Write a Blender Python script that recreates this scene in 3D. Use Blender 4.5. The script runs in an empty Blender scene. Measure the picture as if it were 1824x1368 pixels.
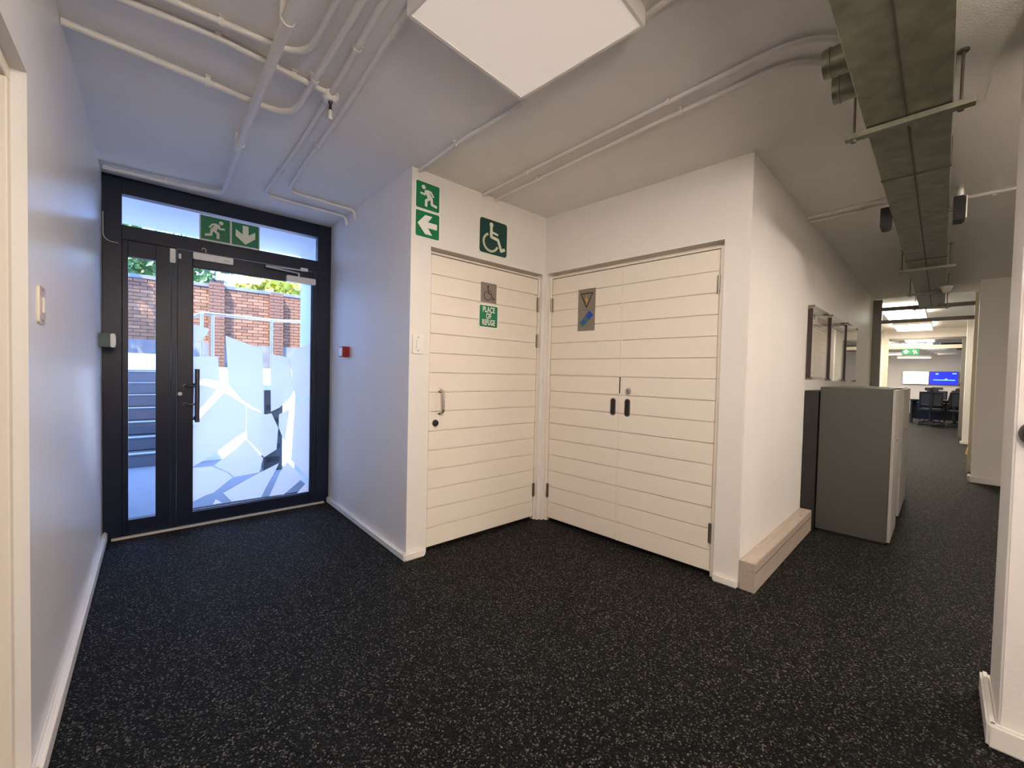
import bpy, bmesh, math, random
from mathutils import Vector, Matrix
rnd = random.Random(7)
scene = bpy.context.scene
COL = scene.collection
PI = math.pi

# ------------------------------------------------------------------ camera
cam_d = bpy.data.cameras.new('camera'); cam = bpy.data.objects.new('camera', cam_d); COL.objects.link(cam)
cam_d.sensor_fit = 'HORIZONTAL'; cam_d.sensor_width = 36.0; cam_d.lens = 735.0 / 1824.0 * 36.0
cam_d.clip_start = 0.02; cam_d.clip_end = 200
P_, R_ = math.radians(1.46), math.radians(1.33)
fw = Vector((0, math.cos(P_), -math.sin(P_))); up = Vector((0, math.sin(P_), math.cos(P_))); rt = Vector((1, 0, 0))
rt2 = math.cos(R_) * rt + math.sin(R_) * up; up2 = -math.sin(R_) * rt + math.cos(R_) * up
cm = Matrix((rt2, up2, -fw)).transposed().to_4x4(); cm.translation = (0, 0, 1.25)
cam.matrix_world = cm
scene.camera = cam

# ------------------------------------------------------------------ light and exposure
scene.view_settings.view_transform = 'Standard'; scene.view_settings.look = 'None'
scene.view_settings.gamma = 1.0; scene.view_settings.use_curve_mapping = False
scene.view_settings.exposure = 0.14
scene.cycles.use_denoising = True
scene.cycles.max_bounces = 10; scene.cycles.diffuse_bounces = 6; scene.cycles.transparent_max_bounces = 16
scene.cycles.sample_clamp_indirect = 6.0
SKY = 9.0
world = bpy.data.worlds.new('world'); scene.world = world; world.use_nodes = True
bg = world.node_tree.nodes['Background']; bg.inputs[0].default_value = (0.25, 0.44, 1.0, 1); bg.inputs[1].default_value = SKY
sun_d = bpy.data.lights.new('sun', 'SUN'); sun = bpy.data.objects.new('sun', sun_d); COL.objects.link(sun)
sun_d.energy = 20.0; sun_d.color = (1.0, 0.94, 0.84); sun_d.angle = 0.01
LAMP = (1.0, 0.86, 0.74)

# ------------------------------------------------------------------ frames of reference (metres)
GA = math.radians(41.75)
def fr(x, y, deg, z=0.0):
    return Matrix.Translation((x, y, z)) @ Matrix.Rotation(math.radians(deg), 4, 'Z')
FG = fr(-2.873, 2.893, 41.75)          # glazed entrance: x along it, y outwards
FW1 = fr(-1.738, 3.906, -48.75)        # wall between entrance and refuge door
FW2 = fr(-0.675, 2.694, 41.8)          # refuge door wall
FW3 = fr(0.258, 3.528, -44.4)          # double door wall
FC = fr(1.376, 2.432, 43.86)           # corridor: x along it, y to the left (t = -y)
FL = fr(-1.778, 1.634, 131.02)         # left wall: x towards the entrance, y out of the room
AB = fr(0, 0, 41.8)                    # ceiling grid: x along the doors wall, -y towards us
H = 2.57
sdir = (FG.to_3x3() @ Vector((0.45, 0.35, -0.82))).normalized()
sun.rotation_euler = sdir.to_track_quat('-Z', 'Y').to_euler()

# ------------------------------------------------------------------ materials
MATS = {}
def mat(name, color, rough=0.6, metal=0.0, bump=0.0, bscale=60.0, var=0.0, vscale=8.0, emit=None, estr=0.0, spec=0.5, aniso=None):
    if name in MATS: return MATS[name]
    m = bpy.data.materials.new(name); m.use_nodes = True; nt = m.node_tree; N = nt.nodes; L = nt.links
    b = N['Principled BSDF']; b.inputs['Base Color'].default_value = (*color, 1)
    b.inputs['Roughness'].default_value = rough; b.inputs['Metallic'].default_value = metal
    b.inputs['Specular IOR Level'].default_value = spec
    tc = N.new('ShaderNodeTexCoord')
    if var > 0:
        n = N.new('ShaderNodeTexNoise'); n.inputs['Scale'].default_value = vscale; n.inputs['Detail'].default_value = 5
        if aniso:
            mp = N.new('ShaderNodeMapping'); mp.inputs['Scale'].default_value = aniso
            L.new(tc.outputs['Object'], mp.inputs[0]); L.new(mp.outputs[0], n.inputs['Vector'])
        else: L.new(tc.outputs['Object'], n.inputs['Vector'])
        r = N.new('ShaderNodeMapRange'); r.inputs[1].default_value = 0.3; r.inputs[2].default_value = 0.7
        r.inputs[3].default_value = 1 - var; r.inputs[4].default_value = 1 + var
        L.new(n.outputs[0], r.inputs[0])
        mx = N.new('ShaderNodeVectorMath'); mx.operation = 'SCALE'; mx.inputs[0].default_value = color
        L.new(r.outputs[0], mx.inputs['Scale']); L.new(mx.outputs[0], b.inputs['Base Color'])
    if bump > 0:
        n2 = N.new('ShaderNodeTexNoise'); n2.inputs['Scale'].default_value = bscale; n2.inputs['Detail'].default_value = 4
        L.new(tc.outputs['Object'], n2.inputs['Vector'])
        bp = N.new('ShaderNodeBump'); bp.inputs['Strength'].default_value = bump; bp.inputs['Distance'].default_value = 0.01
        L.new(n2.outputs[0], bp.inputs['Height']); L.new(bp.outputs[0], b.inputs['Normal'])
    if emit:
        b.inputs['Emission Color'].default_value = (*emit, 1); b.inputs['Emission Strength'].default_value = estr
    MATS[name] = m
    return m

WALL = mat('wall_paint', (0.80, 0.77, 0.73), 0.55, bump=0.12, bscale=120, var=0.015, vscale=3)
GLOSSW = mat('left_wall_paint', (0.78, 0.77, 0.75), 0.32, bump=0.10, bscale=6, var=0.02, vscale=3)
CEIL = mat('ceiling_paint', (0.86, 0.83, 0.80), 0.85, bump=0.25, bscale=160, var=0.02, vscale=4)
DOORP = mat('door_paint', (0.83, 0.76, 0.67), 0.42, bump=0.05, bscale=200, var=0.01)
SKIRT = mat('skirting_paint', (0.80, 0.77, 0.72), 0.35)
PIPE = mat('painted_conduit', (0.78, 0.75, 0.72), 0.5)
GALV = mat('galvanised_steel', (0.27, 0.268, 0.205), 0.42, 0.75, bump=0.06, bscale=30, var=0.22, vscale=14)
STEEL = mat('brushed_steel', (0.55, 0.52, 0.48), 0.3, 1.0, var=0.06, vscale=60)
DSTEEL = mat('bronze_steel', (0.30, 0.27, 0.23), 0.35, 1.0)
PLATE = mat('brushed_plate', (0.27, 0.235, 0.205), 0.45, 0.6, var=0.08, vscale=30, aniso=(1, 1, 40))
CHROME = mat('chrome', (0.8, 0.8, 0.8), 0.12, 1.0)
NAVY = mat('charcoal_frame', (0.006, 0.010, 0.028), 0.35, 0.0, bump=0.04, bscale=300, spec=0.35)
BLACK = mat('black_plastic', (0.012, 0.012, 0.012), 0.45)
DARK = mat('gap_shade', (0.01, 0.01, 0.01), 0.9)  # near-black paint standing for the shade in the door gaps
WHITEP = mat('white_plastic', (0.82, 0.80, 0.76), 0.3)
SILVER = mat('silver_plastic', (0.62, 0.62, 0.60), 0.35, 0.2)
GREEN = mat('sign_green', (0.0, 0.17, 0.065), 0.4)
DGREEN = mat('sign_dark_green', (0.0, 0.045, 0.04), 0.4)
GLOW = mat('sign_cream', (0.78, 0.80, 0.62), 0.5)
SIGNW = mat('sign_white', (0.85, 0.84, 0.80), 0.5)
REDP = mat('red_plastic', (0.26, 0.008, 0.010), 0.35)
GRNBOX = mat('green_plastic', (0.0, 0.05, 0.045), 0.35)
ORANGE = mat('sticker_orange', (0.8, 0.35, 0.03), 0.5)
BLUE = mat('sticker_blue', (0.0, 0.05, 0.42), 0.4)
LGREEN = mat('sticker_green', (0.0, 0.16, 0.04), 0.4)
MBLUE = mat('sticker_mid_blue', (0.02, 0.10, 0.30), 0.4)
CAB = mat('cabinet_grey', (0.055, 0.056, 0.050), 0.5, var=0.03, vscale=200)
CABF = mat('cabinet_front', (0.30, 0.29, 0.27), 0.45)
TRUNK = mat('grey_wood_laminate', (0.42, 0.35, 0.29), 0.5, var=0.10, vscale=5, aniso=(1, 12, 12))
PAPER = mat('paper', (0.72, 0.66, 0.60), 0.8)
INK = mat('paper_print', (0.42, 0.26, 0.22), 0.8)
INKD = mat('paper_print_dark', (0.10, 0.08, 0.09), 0.8)
ALU = mat('partition_aluminium', (0.20, 0.19, 0.17), 0.45, 0.6)
CREAM = mat('cream_frame', (0.72, 0.66, 0.52), 0.5)
OFFDARK = mat('dark_void', (0.05, 0.05, 0.05), 0.9)
DESK = mat('black_furniture', (0.012, 0.012, 0.013), 0.5)
MESHB = mat('chair_mesh', (0.06, 0.055, 0.05), 0.8)
YELLOW = mat('yellow_plastic', (0.75, 0.5, 0.05), 0.5)
CONC = mat('outdoor_paving', (0.17, 0.175, 0.19), 0.8, bump=0.2, bscale=60, var=0.06, vscale=5)
STEPM = mat('step_paint', (0.12, 0.125, 0.14), 0.7, var=0.05, vscale=10)
NOSE = mat('step_nosing', (0.42, 0.43, 0.44), 0.6)
RENDERW = mat('white_render', (0.82, 0.81, 0.80), 0.8, bump=0.2, bscale=80)
PLINTH = mat('concrete_plinth', (0.16, 0.155, 0.15), 0.9, var=0.25, vscale=4, bump=0.3, bscale=30)
MORTAR = mat('brick_mortar', (0.05, 0.04, 0.035), 0.95)
BR = [mat('brick_a', (0.22, 0.095, 0.045), 0.85, var=0.12, vscale=30, bump=0.3, bscale=60),
      mat('brick_b', (0.17, 0.075, 0.04), 0.85, var=0.12, vscale=30, bump=0.3, bscale=60),
      mat('brick_c', (0.27, 0.13, 0.065), 0.85, var=0.12, vscale=30, bump=0.3, bscale=60)]
LEAF = mat('leaf_green', (0.10, 0.20, 0.04), 0.6, var=0.4, vscale=2)
LEAFY = mat('leaf_yellow_green', (0.42, 0.42, 0.05), 0.6, var=0.3, vscale=2)
BARK = mat('bark', (0.12, 0.08, 0.05), 0.9)
SKIN = mat('skin', (0.55, 0.32, 0.22), 0.6)

def emissive(name, col, s):
    return mat(name, col, 0.5, emit=col, estr=s)
PANEL_DIM = emissive('panel_diffuser_soft', (0.80, 0.71, 0.64), 0.40)
PANEL = emissive('fill_panel_diffuser', LAMP, 14.0)
PANEL_B = emissive('panel_diffuser_bright', LAMP, 56.0)
GLOBE = emissive('fill_globe_opal', LAMP, 60.0)
PANEL_FAR = emissive('panel_diffuser_far', (1.0, 0.90, 0.75), 22.0)
SCR_W = emissive('screen_white', (0.9, 0.95, 1.0), 1.6)
SCR_B = emissive('screen_blue', (0.01, 0.02, 0.75), 1.0)
SCR_C = emissive('screen_cyan', (0.2, 0.6, 1.0), 1.2)

def carpet():
    m = bpy.data.materials.new('carpet'); m.use_nodes = True; nt = m.node_tree; N = nt.nodes; L = nt.links; b = N['Principled BSDF']
    tc = N.new('ShaderNodeTexCoord')
    v = N.new('ShaderNodeTexVoronoi'); v.inputs['Scale'].default_value = 190; v.inputs['Randomness'].default_value = 1
    n = N.new('ShaderNodeTexNoise'); n.inputs['Scale'].default_value = 70; n.inputs['Detail'].default_value = 6; n.inputs['Roughness'].default_value = 0.75
    L.new(tc.outputs['Object'], v.inputs['Vector']); L.new(tc.outputs['Object'], n.inputs['Vector'])
    sep = N.new('ShaderNodeSeparateColor'); L.new(v.outputs['Color'], sep.inputs[0])
    r1 = N.new('ShaderNodeValToRGB'); e = r1.color_ramp.elements
    e[0].position = 0.0; e[0].color = (0.001, 0.001, 0.001, 1); e[1].position = 1.0; e[1].color = (0.17, 0.16, 0.145, 1)
    a = e.new(0.55); a.color = (0.002, 0.002, 0.002, 1); a = e.new(0.85); a.color = (0.017, 0.016, 0.014, 1)
    L.new(sep.outputs[0], r1.inputs[0])
    r2 = N.new('ShaderNodeMapRange'); r2.inputs[1].default_value = 0.35; r2.inputs[2].default_value = 0.68; r2.inputs[3].default_value = 0.35; r2.inputs[4].default_value = 1.6
    L.new(n.outputs[0], r2.inputs[0])
    s = N.new('ShaderNodeVectorMath'); s.operation = 'SCALE'; L.new(r1.outputs[0], s.inputs[0]); L.new(r2.outputs[0], s.inputs['Scale'])
    L.new(s.outputs[0], b.inputs['Base Color']); b.inputs['Roughness'].default_value = 0.65; b.inputs['Specular IOR Level'].default_value = 0.14
    b.inputs['Sheen Weight'].default_value = 0.0
    bp = N.new('ShaderNodeBump'); bp.inputs['Strength'].default_value = 0.9; bp.inputs['Distance'].default_value = 0.006
    L.new(v.outputs['Distance'], bp.inputs['Height']); L.new(bp.outputs[0], b.inputs['Normal'])
    return m
CARPET = carpet()
def glass(name, tint=(1, 1, 1), ior=1.45):
    m = bpy.data.materials.new(name); m.use_nodes = True; N = m.node_tree.nodes; L = m.node_tree.links
    for x in list(N): N.remove(x)
    o = N.new('ShaderNodeOutputMaterial'); t = N.new('ShaderNodeBsdfTransparent'); t.inputs[0].default_value = (*tint, 1)
    g = N.new('ShaderNodeBsdfGlossy'); g.inputs['Roughness'].default_value = 0.02
    f = N.new('ShaderNodeFresnel'); ge = N.new('ShaderNodeNewGeometry'); mm = N.new('ShaderNodeMix'); mm.inputs['A'].default_value = ior; mm.inputs['B'].default_value = 1 / ior
    L.new(ge.outputs['Backfacing'], mm.inputs['Factor']); L.new(mm.outputs['Result'], f.inputs[0])   # same reflectance on both faces of a pane
    mx = N.new('ShaderNodeMixShader'); L.new(f.outputs[0], mx.inputs[0]); L.new(t.outputs[0], mx.inputs[1]); L.new(g.outputs[0], mx.inputs[2]); L.new(mx.outputs[0], o.inputs[0])
    return m
GLASS = glass('clear_glass', (0.93, 0.96, 0.98))
ACRYL = glass('clear_acrylic', (0.97, 0.98, 0.97), ior=1.2)
def film():
    m = bpy.data.materials.new('frosted_film'); m.use_nodes = True; N = m.node_tree.nodes; L = m.node_tree.links
    for x in list(N): N.remove(x)
    o = N.new('ShaderNodeOutputMaterial'); t = N.new('ShaderNodeBsdfTranslucent'); t.inputs[0].default_value = (1.0, 0.91, 0.80, 1)
    d = N.new('ShaderNodeBsdfDiffuse'); d.inputs[0].default_value = (0.8, 0.8, 0.8, 1)
    tr = N.new('ShaderNodeBsdfTransparent'); tr.inputs[0].default_value = (1, 1, 1, 1)
    a = N.new('ShaderNodeMixShader'); a.inputs[0].default_value = 0.12; L.new(t.outputs[0], a.inputs[1]); L.new(d.outputs[0], a.inputs[2])
    b = N.new('ShaderNodeMixShader'); b.inputs[0].default_value = 0.14; L.new(a.outputs[0], b.inputs[1]); L.new(tr.outputs[0], b.inputs[2])
    L.new(b.outputs[0], o.inputs[0]); return m
FILM = film()

# ------------------------------------------------------------------ mesh helpers
class MB:
    def __init__(s): s.bm = bmesh.new()
    def box(s, x0, x1, y0, y1, z0, z1):
        v = [s.bm.verts.new((x, y, z)) for x in (x0, x1) for y in (y0, y1) for z in (z0, z1)]
        for f in ((0, 1, 3, 2), (4, 6, 7, 5), (0, 4, 5, 1), (2, 3, 7, 6), (0, 2, 6, 4), (1, 5, 7, 3)): s.bm.faces.new([v[i] for i in f])
        return s
    def obox(s, x0, x1, y0, y1, z0, z1, hx0, hx1, hz0, hz1):   # wall with an opening
        if hx0 > x0: s.box(x0, hx0, y0, y1, z0, z1)
        if x1 > hx1: s.box(hx1, x1, y0, y1, z0, z1)
        if z1 > hz1: s.box(hx0, hx1, y0, y1, hz1, z1)
        if hz0 > z0: s.box(hx0, hx1, y0, y1, z0, hz0)
        return s
    def prism(s, pts, y0, y1, to=None):   # polygon in x,z extruded along y
        to = to or (lambda a, y, b: (a, y, b))
        A = [s.bm.verts.new(to(a, y0, b)) for a, b in pts]; B = [s.bm.verts.new(to(a, y1, b)) for a, b in pts]
        s.bm.faces.new(A); s.bm.faces.new(B[::-1]); n = len(pts)
        for i in range(n): s.bm.faces.new([A[i], B[i], B[(i + 1) % n], A[(i + 1) % n]])
        return s
    def cyl(s, p0, p1, r, n=20, r2=None):
        p0, p1 = Vector(p0), Vector(p1); r2 = r if r2 is None else r2
        q = (p1 - p0).to_track_quat('Z', 'Y').to_matrix()
        A = [s.bm.verts.new(p0 + q @ Vector((r * math.cos(2 * PI * i / n), r * math.sin(2 * PI * i / n), 0))) for i in range(n)]
        B = [s.bm.verts.new(p1 + q @ Vector((r2 * math.cos(2 * PI * i / n), r2 * math.sin(2 * PI * i / n), 0))) for i in range(n)]
        s.bm.faces.new(A[::-1]); s.bm.faces.new(B)
        for i in range(n): s.bm.faces.new([A[i], A[(i + 1) % n], B[(i + 1) % n], B[i]])
        return s
    def tube(s, pts, r, n=12):
        pts = [Vector(p) for p in pts]; rings = []
        q = None
        for i, p in enumerate(pts):
            d = (pts[min(i + 1, len(pts) - 1)] - pts[max(i - 1, 0)]).normalized()
            if q is None: q = d.to_track_quat('Z', 'Y')
            else: q = (q @ Vector((0, 0, 1))).rotation_difference(d) @ q
            rings.append([s.bm.verts.new(p + q @ Vector((r * math.cos(2 * PI * k / n), r * math.sin(2 * PI * k / n), 0))) for k in range(n)])
        for a, b in zip(rings, rings[1:]):
            for k in range(n): s.bm.faces.new([a[k], a[(k + 1) % n], b[(k + 1) % n], b[k]])
        s.bm.faces.new(rings[0][::-1]); s.bm.faces.new(rings[-1]); return s
    def lathe(s, prof, c, axis=(0, 0, 1), n=24):
        q = Vector(axis).to_track_quat('Z', 'Y').to_matrix(); c = Vector(c); rings = []
        for r, h in prof:
            rings.append([s.bm.verts.new(c + q @ Vector((r * math.cos(2 * PI * k / n), r * math.sin(2 * PI * k / n), h))) for k in range(n)])
        for a, b in zip(rings, rings[1:]):
            for k in range(n): s.bm.faces.new([a[k], a[(k + 1) % n], b[(k + 1) % n], b[k]])
        s.bm.faces.new(rings[0][::-1]); s.bm.faces.new(rings[-1]); return s
    def bevel(s, w, seg=2):
        bmesh.ops.recalc_face_normals(s.bm, faces=s.bm.faces)
        ed = [e for e in s.bm.edges if len(e.link_faces) == 2 and e.calc_face_angle(0) > 0.6]
        bmesh.ops.bevel(s.bm, geom=ed, offset=w, segments=seg, affect='EDGES', clamp_overlap=True); return s
    def mesh(s, name, m, smooth=False):
        bmesh.ops.recalc_face_normals(s.bm, faces=s.bm.faces)
        me = bpy.data.meshes.new(name); s.bm.to_mesh(me); s.bm.free(); me.materials.append(m)
        if smooth:
            for p in me.polygons: p.use_smooth = True
            try: me.set_sharp_from_angle(angle=0.7)
            except Exception: pass
        return me
    def obj(s, name, m, parent=None, M=None, smooth=False, label=None, kind=None):
        o = bpy.data.objects.new(name, s.mesh(name, m, smooth)); COL.objects.link(o)
        if parent: o.parent = parent
        if M is not None: o.matrix_local = M
        if label: o['label'] = label
        if kind: o['kind'] = kind
        return o
def tag(o, label=None, cat=None, group=None, kind=None):
    if label: o['label'] = label
    if cat: o['category'] = cat
    if group: o['group'] = group
    if kind: o['kind'] = kind
    return o
def thing(name, M, label, cat, group=None, kind=None):
    o = bpy.data.objects.new(name, None); COL.objects.link(o); o.matrix_world = M; o.empty_display_size = 0.1
    return tag(o, label, cat, group, kind)
def T(M, x, y, z=0.0, deg=0.0): return M @ Matrix.Translation((x, y, z)) @ Matrix.Rotation(math.radians(deg), 4, 'Z')
def rrect(x0, x1, z0, z1, r, n=5):
    out = []
    for cx, cz, a0 in ((x1 - r, z1 - r, 0), (x0 + r, z1 - r, 90), (x0 + r, z0 + r, 180), (x1 - r, z0 + r, 270)):
        for i in range(n + 1):
            a = math.radians(a0 + 90 * i / n); out.append((cx + r * math.cos(a), cz + r * math.sin(a)))
    return out
def fillet(pts, r, n=6):
    out = [Vector(pts[0])]
    for a, b, c in zip(pts, pts[1:], pts[2:]):
        a, b, c = Vector(a), Vector(b), Vector(c); d1 = (a - b); d2 = (c - b); k = min(r, d1.length * 0.49, d2.length * 0.49)
        p, q = b + d1.normalized() * k, b + d2.normalized() * k
        for i in range(n + 1):
            t = i / n; out.append(p * (1 - t) ** 2 + b * 2 * t * (1 - t) + q * t ** 2)
    out.append(Vector(pts[-1])); return out

# ------------------------------------------------------------------ setting: floor, ceiling, walls
MB().box(-3.5, 26, -7.4, 0.03, -0.12, 0.0).obj('floor', CARPET, M=FG, kind='structure')
MB().box(-3.5, 26, -7.4, 0.10, H, H + 0.15).obj('ceiling', CEIL, M=FG, kind='structure')
# left wall with a doorway close to us
w = MB(); w.box(-0.6, 1.665, 0, 0.20, 0, H); w.box(-4.6, -0.6, 0, 0.20, 2.063, H); w.box(-6.2, -4.6, 0, 0.20, 0, H)
w.obj('wall_left', GLOSSW, M=FL, kind='structure')
MB().box(-6.2, -0.45, 1.85, 2.0, 0, H).box(-0.60, -0.45, 0.20, 1.85, 0, H).obj('wall_alcove', WALL, M=FL, kind='structure')
MB().box(0, 1.606, 0, 0.15, 0, H).obj('wall_entrance_side', WALL, M=FW1, kind='structure')
MB().obox(0, 1.2517, 0, 0.14, 0, H, 0.137, 1.224, 0, 2.09).obj('wall_refuge', WALL, M=FW2, kind='structure')
MB().obox(0, 1.561, 0, 0.14, 0, H, 0.026, 1.422, 0, 2.097).obj('wall_service', WALL, M=FW3, kind='structure')
MB().box(0.005, 6.06, 0, 0.14, 0, H).obj('wall_corridor_left', WALL, M=FC, kind='structure')
MB().box(-3.4, 12.0, -7.4, -7.25, 0, H).obj('wall_back', WALL, M=FG, kind='structure')
MB().box(5.2, 5.35, -4.6, -1.10, 0, H).obj('wall_corridor_right', WALL, M=FC, kind='structure')
MB().box(-0.486, -0.149, -1.75, -0.975, 0, H).bevel(0.006).obj('wall_pier_right', WALL, M=FC, kind='structure')

def skirting(name, M, runs, h=0.052, d=0.026):
    s = MB()
    for x0, x1, y0, y1 in runs: s.box(x0, x1, y0, y1, 0, h)
    s.bevel(0.008, 3)
    return s.obj(name, SKIRT, M=M, kind='structure', smooth=True)
skirting('baseboard_left', FL, [(-0.628, 1.63, -0.026, 0.0), (-0.626, -0.60, 0.0, 0.18)], h=0.07)
skirting('baseboard_entrance_side', FW1, [(0.05, 1.635, -0.026, 0)])
skirting('baseboard_refuge', FW2, [(-0.026, 0.134, -0.026, 0)])
skirting('baseboard_service', FW3, [(1.424, 1.566, -0.026, 0)])
skirting('baseboard_corridor_right', FC, [(5.17, 5.2, -4.5, -1.07), (5.17, 5.35, -1.10, -1.07)], h=0.08)
skirting('baseboard_pier', FC, [(-0.51, -0.125, -0.975, -0.948), (-0.512, -0.486, -1.75, -0.95)], h=0.085)
# laminate skirting duct along the corridor wall
t = thing('skirting_duct', FC, 'grey wood laminate boxed skirting duct along the foot of the corridor wall', 'skirting duct')
MB().box(0.0, 1.50, -0.088, -0.001, 0, 0.172).bevel(0.003).obj('casing', TRUNK, t)
MB().box(0.004, 1.496, -0.0905, -0.088, 0.118, 0.120).obj('lid_seam', CAB, t)
MB().cyl((1.25, -0.06, 0.171), (1.25, -0.06, 0.175), 0.006).obj('screw', DSTEEL, t)

# ------------------------------------------------------------------ glazed entrance
door = thing('door_1', FG, 'glazed charcoal aluminium entrance door with sidelight, transom and frosted shard film', 'door', kind='structure')
f = MB(); f.box(0.0, 0.10, -0.035, 0.035, 0, H - .001); f.box(1.405, 1.520, -0.035, 0.035, 0, H - .001); f.box(0.10, 1.405, -0.035, 0.035, 2.452, H - .001)
f.box(0.10, 1.405, -0.035, 0.035, 2.135, 2.236); f.box(0.37, 0.402, -0.030, 0.035, 0.0, 2.135)
f.bevel(0.002, 1).obj('door_frame', NAVY, door)
MB().obox(0.101, 0.368, -0.028, 0.028, 0.012, 2.134, 0.132, 0.282, 0.122, 2.022).bevel(0.002, 1).obj('sidelight_sash', NAVY, door)
lf = MB().obox(0.404, 1.403, -0.045, 0.012, 0.018, 2.128, 0.497, 1.360, 0.112, 2.016).bevel(0.003, 1).obj('door_leaf', NAVY, door)
bd = MB().obox(0.497, 1.360, -0.022, -0.010, 0.112, 2.016, 0.503, 1.354, 0.118, 2.010).obj('glazing_bead', NAVY, lf)
MB().box(0.100, 1.405, -0.004, 0.004, 2.236, 2.452).obj('transom_pane', GLASS, door)
MB().box(0.132, 0.282, -0.004, 0.004, 0.122, 2.022).obj('sidelight_pane', GLASS, door)
pane = MB().box(0.497, 1.360, -0.012, -0.004, 0.112, 2.016).obj('door_pane', GLASS, door)
SH = [[(0.71, 1.503), (0.973, 1.408), (0.989, 0.853), (0.825, 0.978), (0.735, 1.11)], [(0.5, 1.578), (0.606, 1.548), (0.588, 1.498), (0.514, 1.426), (0.5, 1.408)], [(0.5, 1.325), (0.662, 1.332), (0.674, 1.133), (0.575, 1.154), (0.501, 1.11)], [(0.508, 1.083), (0.55, 1.105), (0.656, 1.069), (0.579, 0.953), (0.526, 0.884), (0.502, 0.841)], [(0.708, 1.041), (0.857, 0.93), (0.858, 0.717), (0.775, 0.658), (0.636, 0.543), (0.503, 0.46), (0.5, 0.779), (0.605, 0.912), (0.667, 0.991)], [(0.701, 0.218), (0.955, 0.346), (1.105, 0.412), (1.083, 0.358), (1.013, 0.225), (0.971, 0.134), (0.759, 0.137)], [(1.171, 0.416), (1.308, 0.254), (1.147, 0.127), (1.033, 0.131), (1.114, 0.326)], [(1.35, 0.222), (1.351, 0.117), (1.253, 0.118)], [(0.501, 0.451), (0.625, 0.448), (0.727, 0.382), (0.765, 0.337), (0.637, 0.233), (0.589, 0.222), (0.5, 0.182)], [(0.652, 0.176), (0.696, 0.138), (0.633, 0.138)], [(0.859, 0.646), (0.984, 0.469), (0.955, 0.351), (0.773, 0.339), (0.734, 0.387), (0.636, 0.451), (0.78, 0.568)], [(1.352, 1.486), (1.227, 1.408), (1.182, 1.35), (1.231, 0.989), (1.352, 0.996)], [(1.231, 0.973), (1.352, 0.986), (1.355, 0.24), (1.202, 0.428), (1.217, 0.715)], [(1.032, 1.373), (1.173, 1.345), (1.226, 1.059), (1.19, 0.989), (1.106, 0.902), (1.04, 0.87)], [(1.103, 0.843), (1.186, 0.889), (1.15, 0.592), (1.101, 0.73)], [(0.998, 0.848), (1.045, 0.855), (1.098, 0.724), (1.086, 0.536), (0.992, 0.478), (0.863, 0.65), (0.861, 0.921)]]
for k, poly in enumerate(SH):
    MB().prism(poly, -0.0140 - 0.0008 * (k % 2), -0.0130).obj('film_shard', FILM, pane)
MB().box(0.045, 1.475, -0.062, -0.036, 0.0, 0.012).obj('threshold_strip', mat('threshold', (0.62, 0.56, 0.46), 0.4), door)
def offset_pull(sy):
    y0 = -0.045 if sy < 0 else 0.012; y1 = y0 + sy * 0.055
    h = MB(); h.cyl((0.523, y1, 0.82), (0.523, y1, 1.228), 0.0155, 20)
    for z in (0.957, 1.097): h.tube(fillet([(0.452, y0, z), (0.452, y1, z), (0.523, y1, z)], 0.03), 0.008)
    for z in (0.957, 1.097): h.cyl((0.452, y0 + sy * 0.004, z), (0.452, y0, z), 0.013)
    return h.obj('pull_handle', mat('handle_steel', (0.12, 0.11, 0.12), 0.3, 1.0), door, smooth=True)
offset_pull(-1); offset_pull(1)
MB().lathe([(0.0, 0.006), (0.012, 0.006), (0.015, 0.0)], (0.422, -0.045, 1.036), (0, -1, 0)).obj('lock_cylinder', SILVER, door, smooth=True)
# maglock, contacts, door closer
t = thing('magnetic_lock', T(FG, 0.497, -0.045, 2.070), 'silver magnetic lock housing at the head of the glazed door, left side', 'lock')
MB().box(0, 0.256, -0.028, 0, 0, 0.052).bevel(0.003).obj('housing', SILVER, t)
MB().box(0.19, 0.23, -0.029, -0.0275, 0.018, 0.021).obj('maker_mark', CAB, t)
MB().box(0.01, 0.246, 0, 0.012, 0.052, 0.066).obj('armature', CAB, t)
t = thing('door_contact', T(FG, 0.362, -0.035, 2.02), 'long pale door contact sensor fixed on the charcoal mullion', 'sensor')
MB().box(0, 0.032, -0.016, 0, 0, 0.105).bevel(0.003).obj('body', SILVER, t)
MB().cyl((0.016, -0.017, 0.02), (0.016, -0.016, 0.02), 0.004).obj('screw', DSTEEL, t)
t = thing('door_magnet', T(FG, 0.411, -0.045, 2.058), 'small square pale magnet on the door leaf beside the contact sensor', 'magnet')
MB().box(0, 0.016, -0.014, 0, 0, 0.036).bevel(0.002).obj('body', SILVER, t)
MB().cyl((0.008, -0.0145, 0.018), (0.008, -0.014, 0.018), 0.0025).obj('screw', DSTEEL, t)
t = thing('door_closer', T(FG, 1.138, -0.045, 2.005), 'silver overhead door closer with folding arm above the glazed door', 'door closer')
MB().box(0, 0.235, -0.045, 0, 0, 0.052).bevel(0.004).obj('body', SILVER, t)
MB().cyl((0.10, -0.022, 0.052), (0.10, -0.022, 0.085), 0.008).obj('spindle', SILVER, t)
a = MB(); a.tube([(0.10, -0.022, 0.085), (-0.16, -0.055, 0.092)], 0.0065, 8); a.tube([(-0.16, -0.055, 0.098), (0.14, 0.0, 0.120)], 0.0065, 8); a.obj('folding_arm', SILVER, t, smooth=True)
MB().box(0.115, 0.175, -0.025, 0.010, 0.110, 0.140).bevel(0.003).obj('arm_bracket', SILVER, t)
def cable(name, M, pts, label, r=0.0022, m=None):
    o = MB().tube(fillet(pts, 0.03), r, 6).obj(name, m or WHITEP, M=M, smooth=True); return tag(o, label, 'cable')
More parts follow.
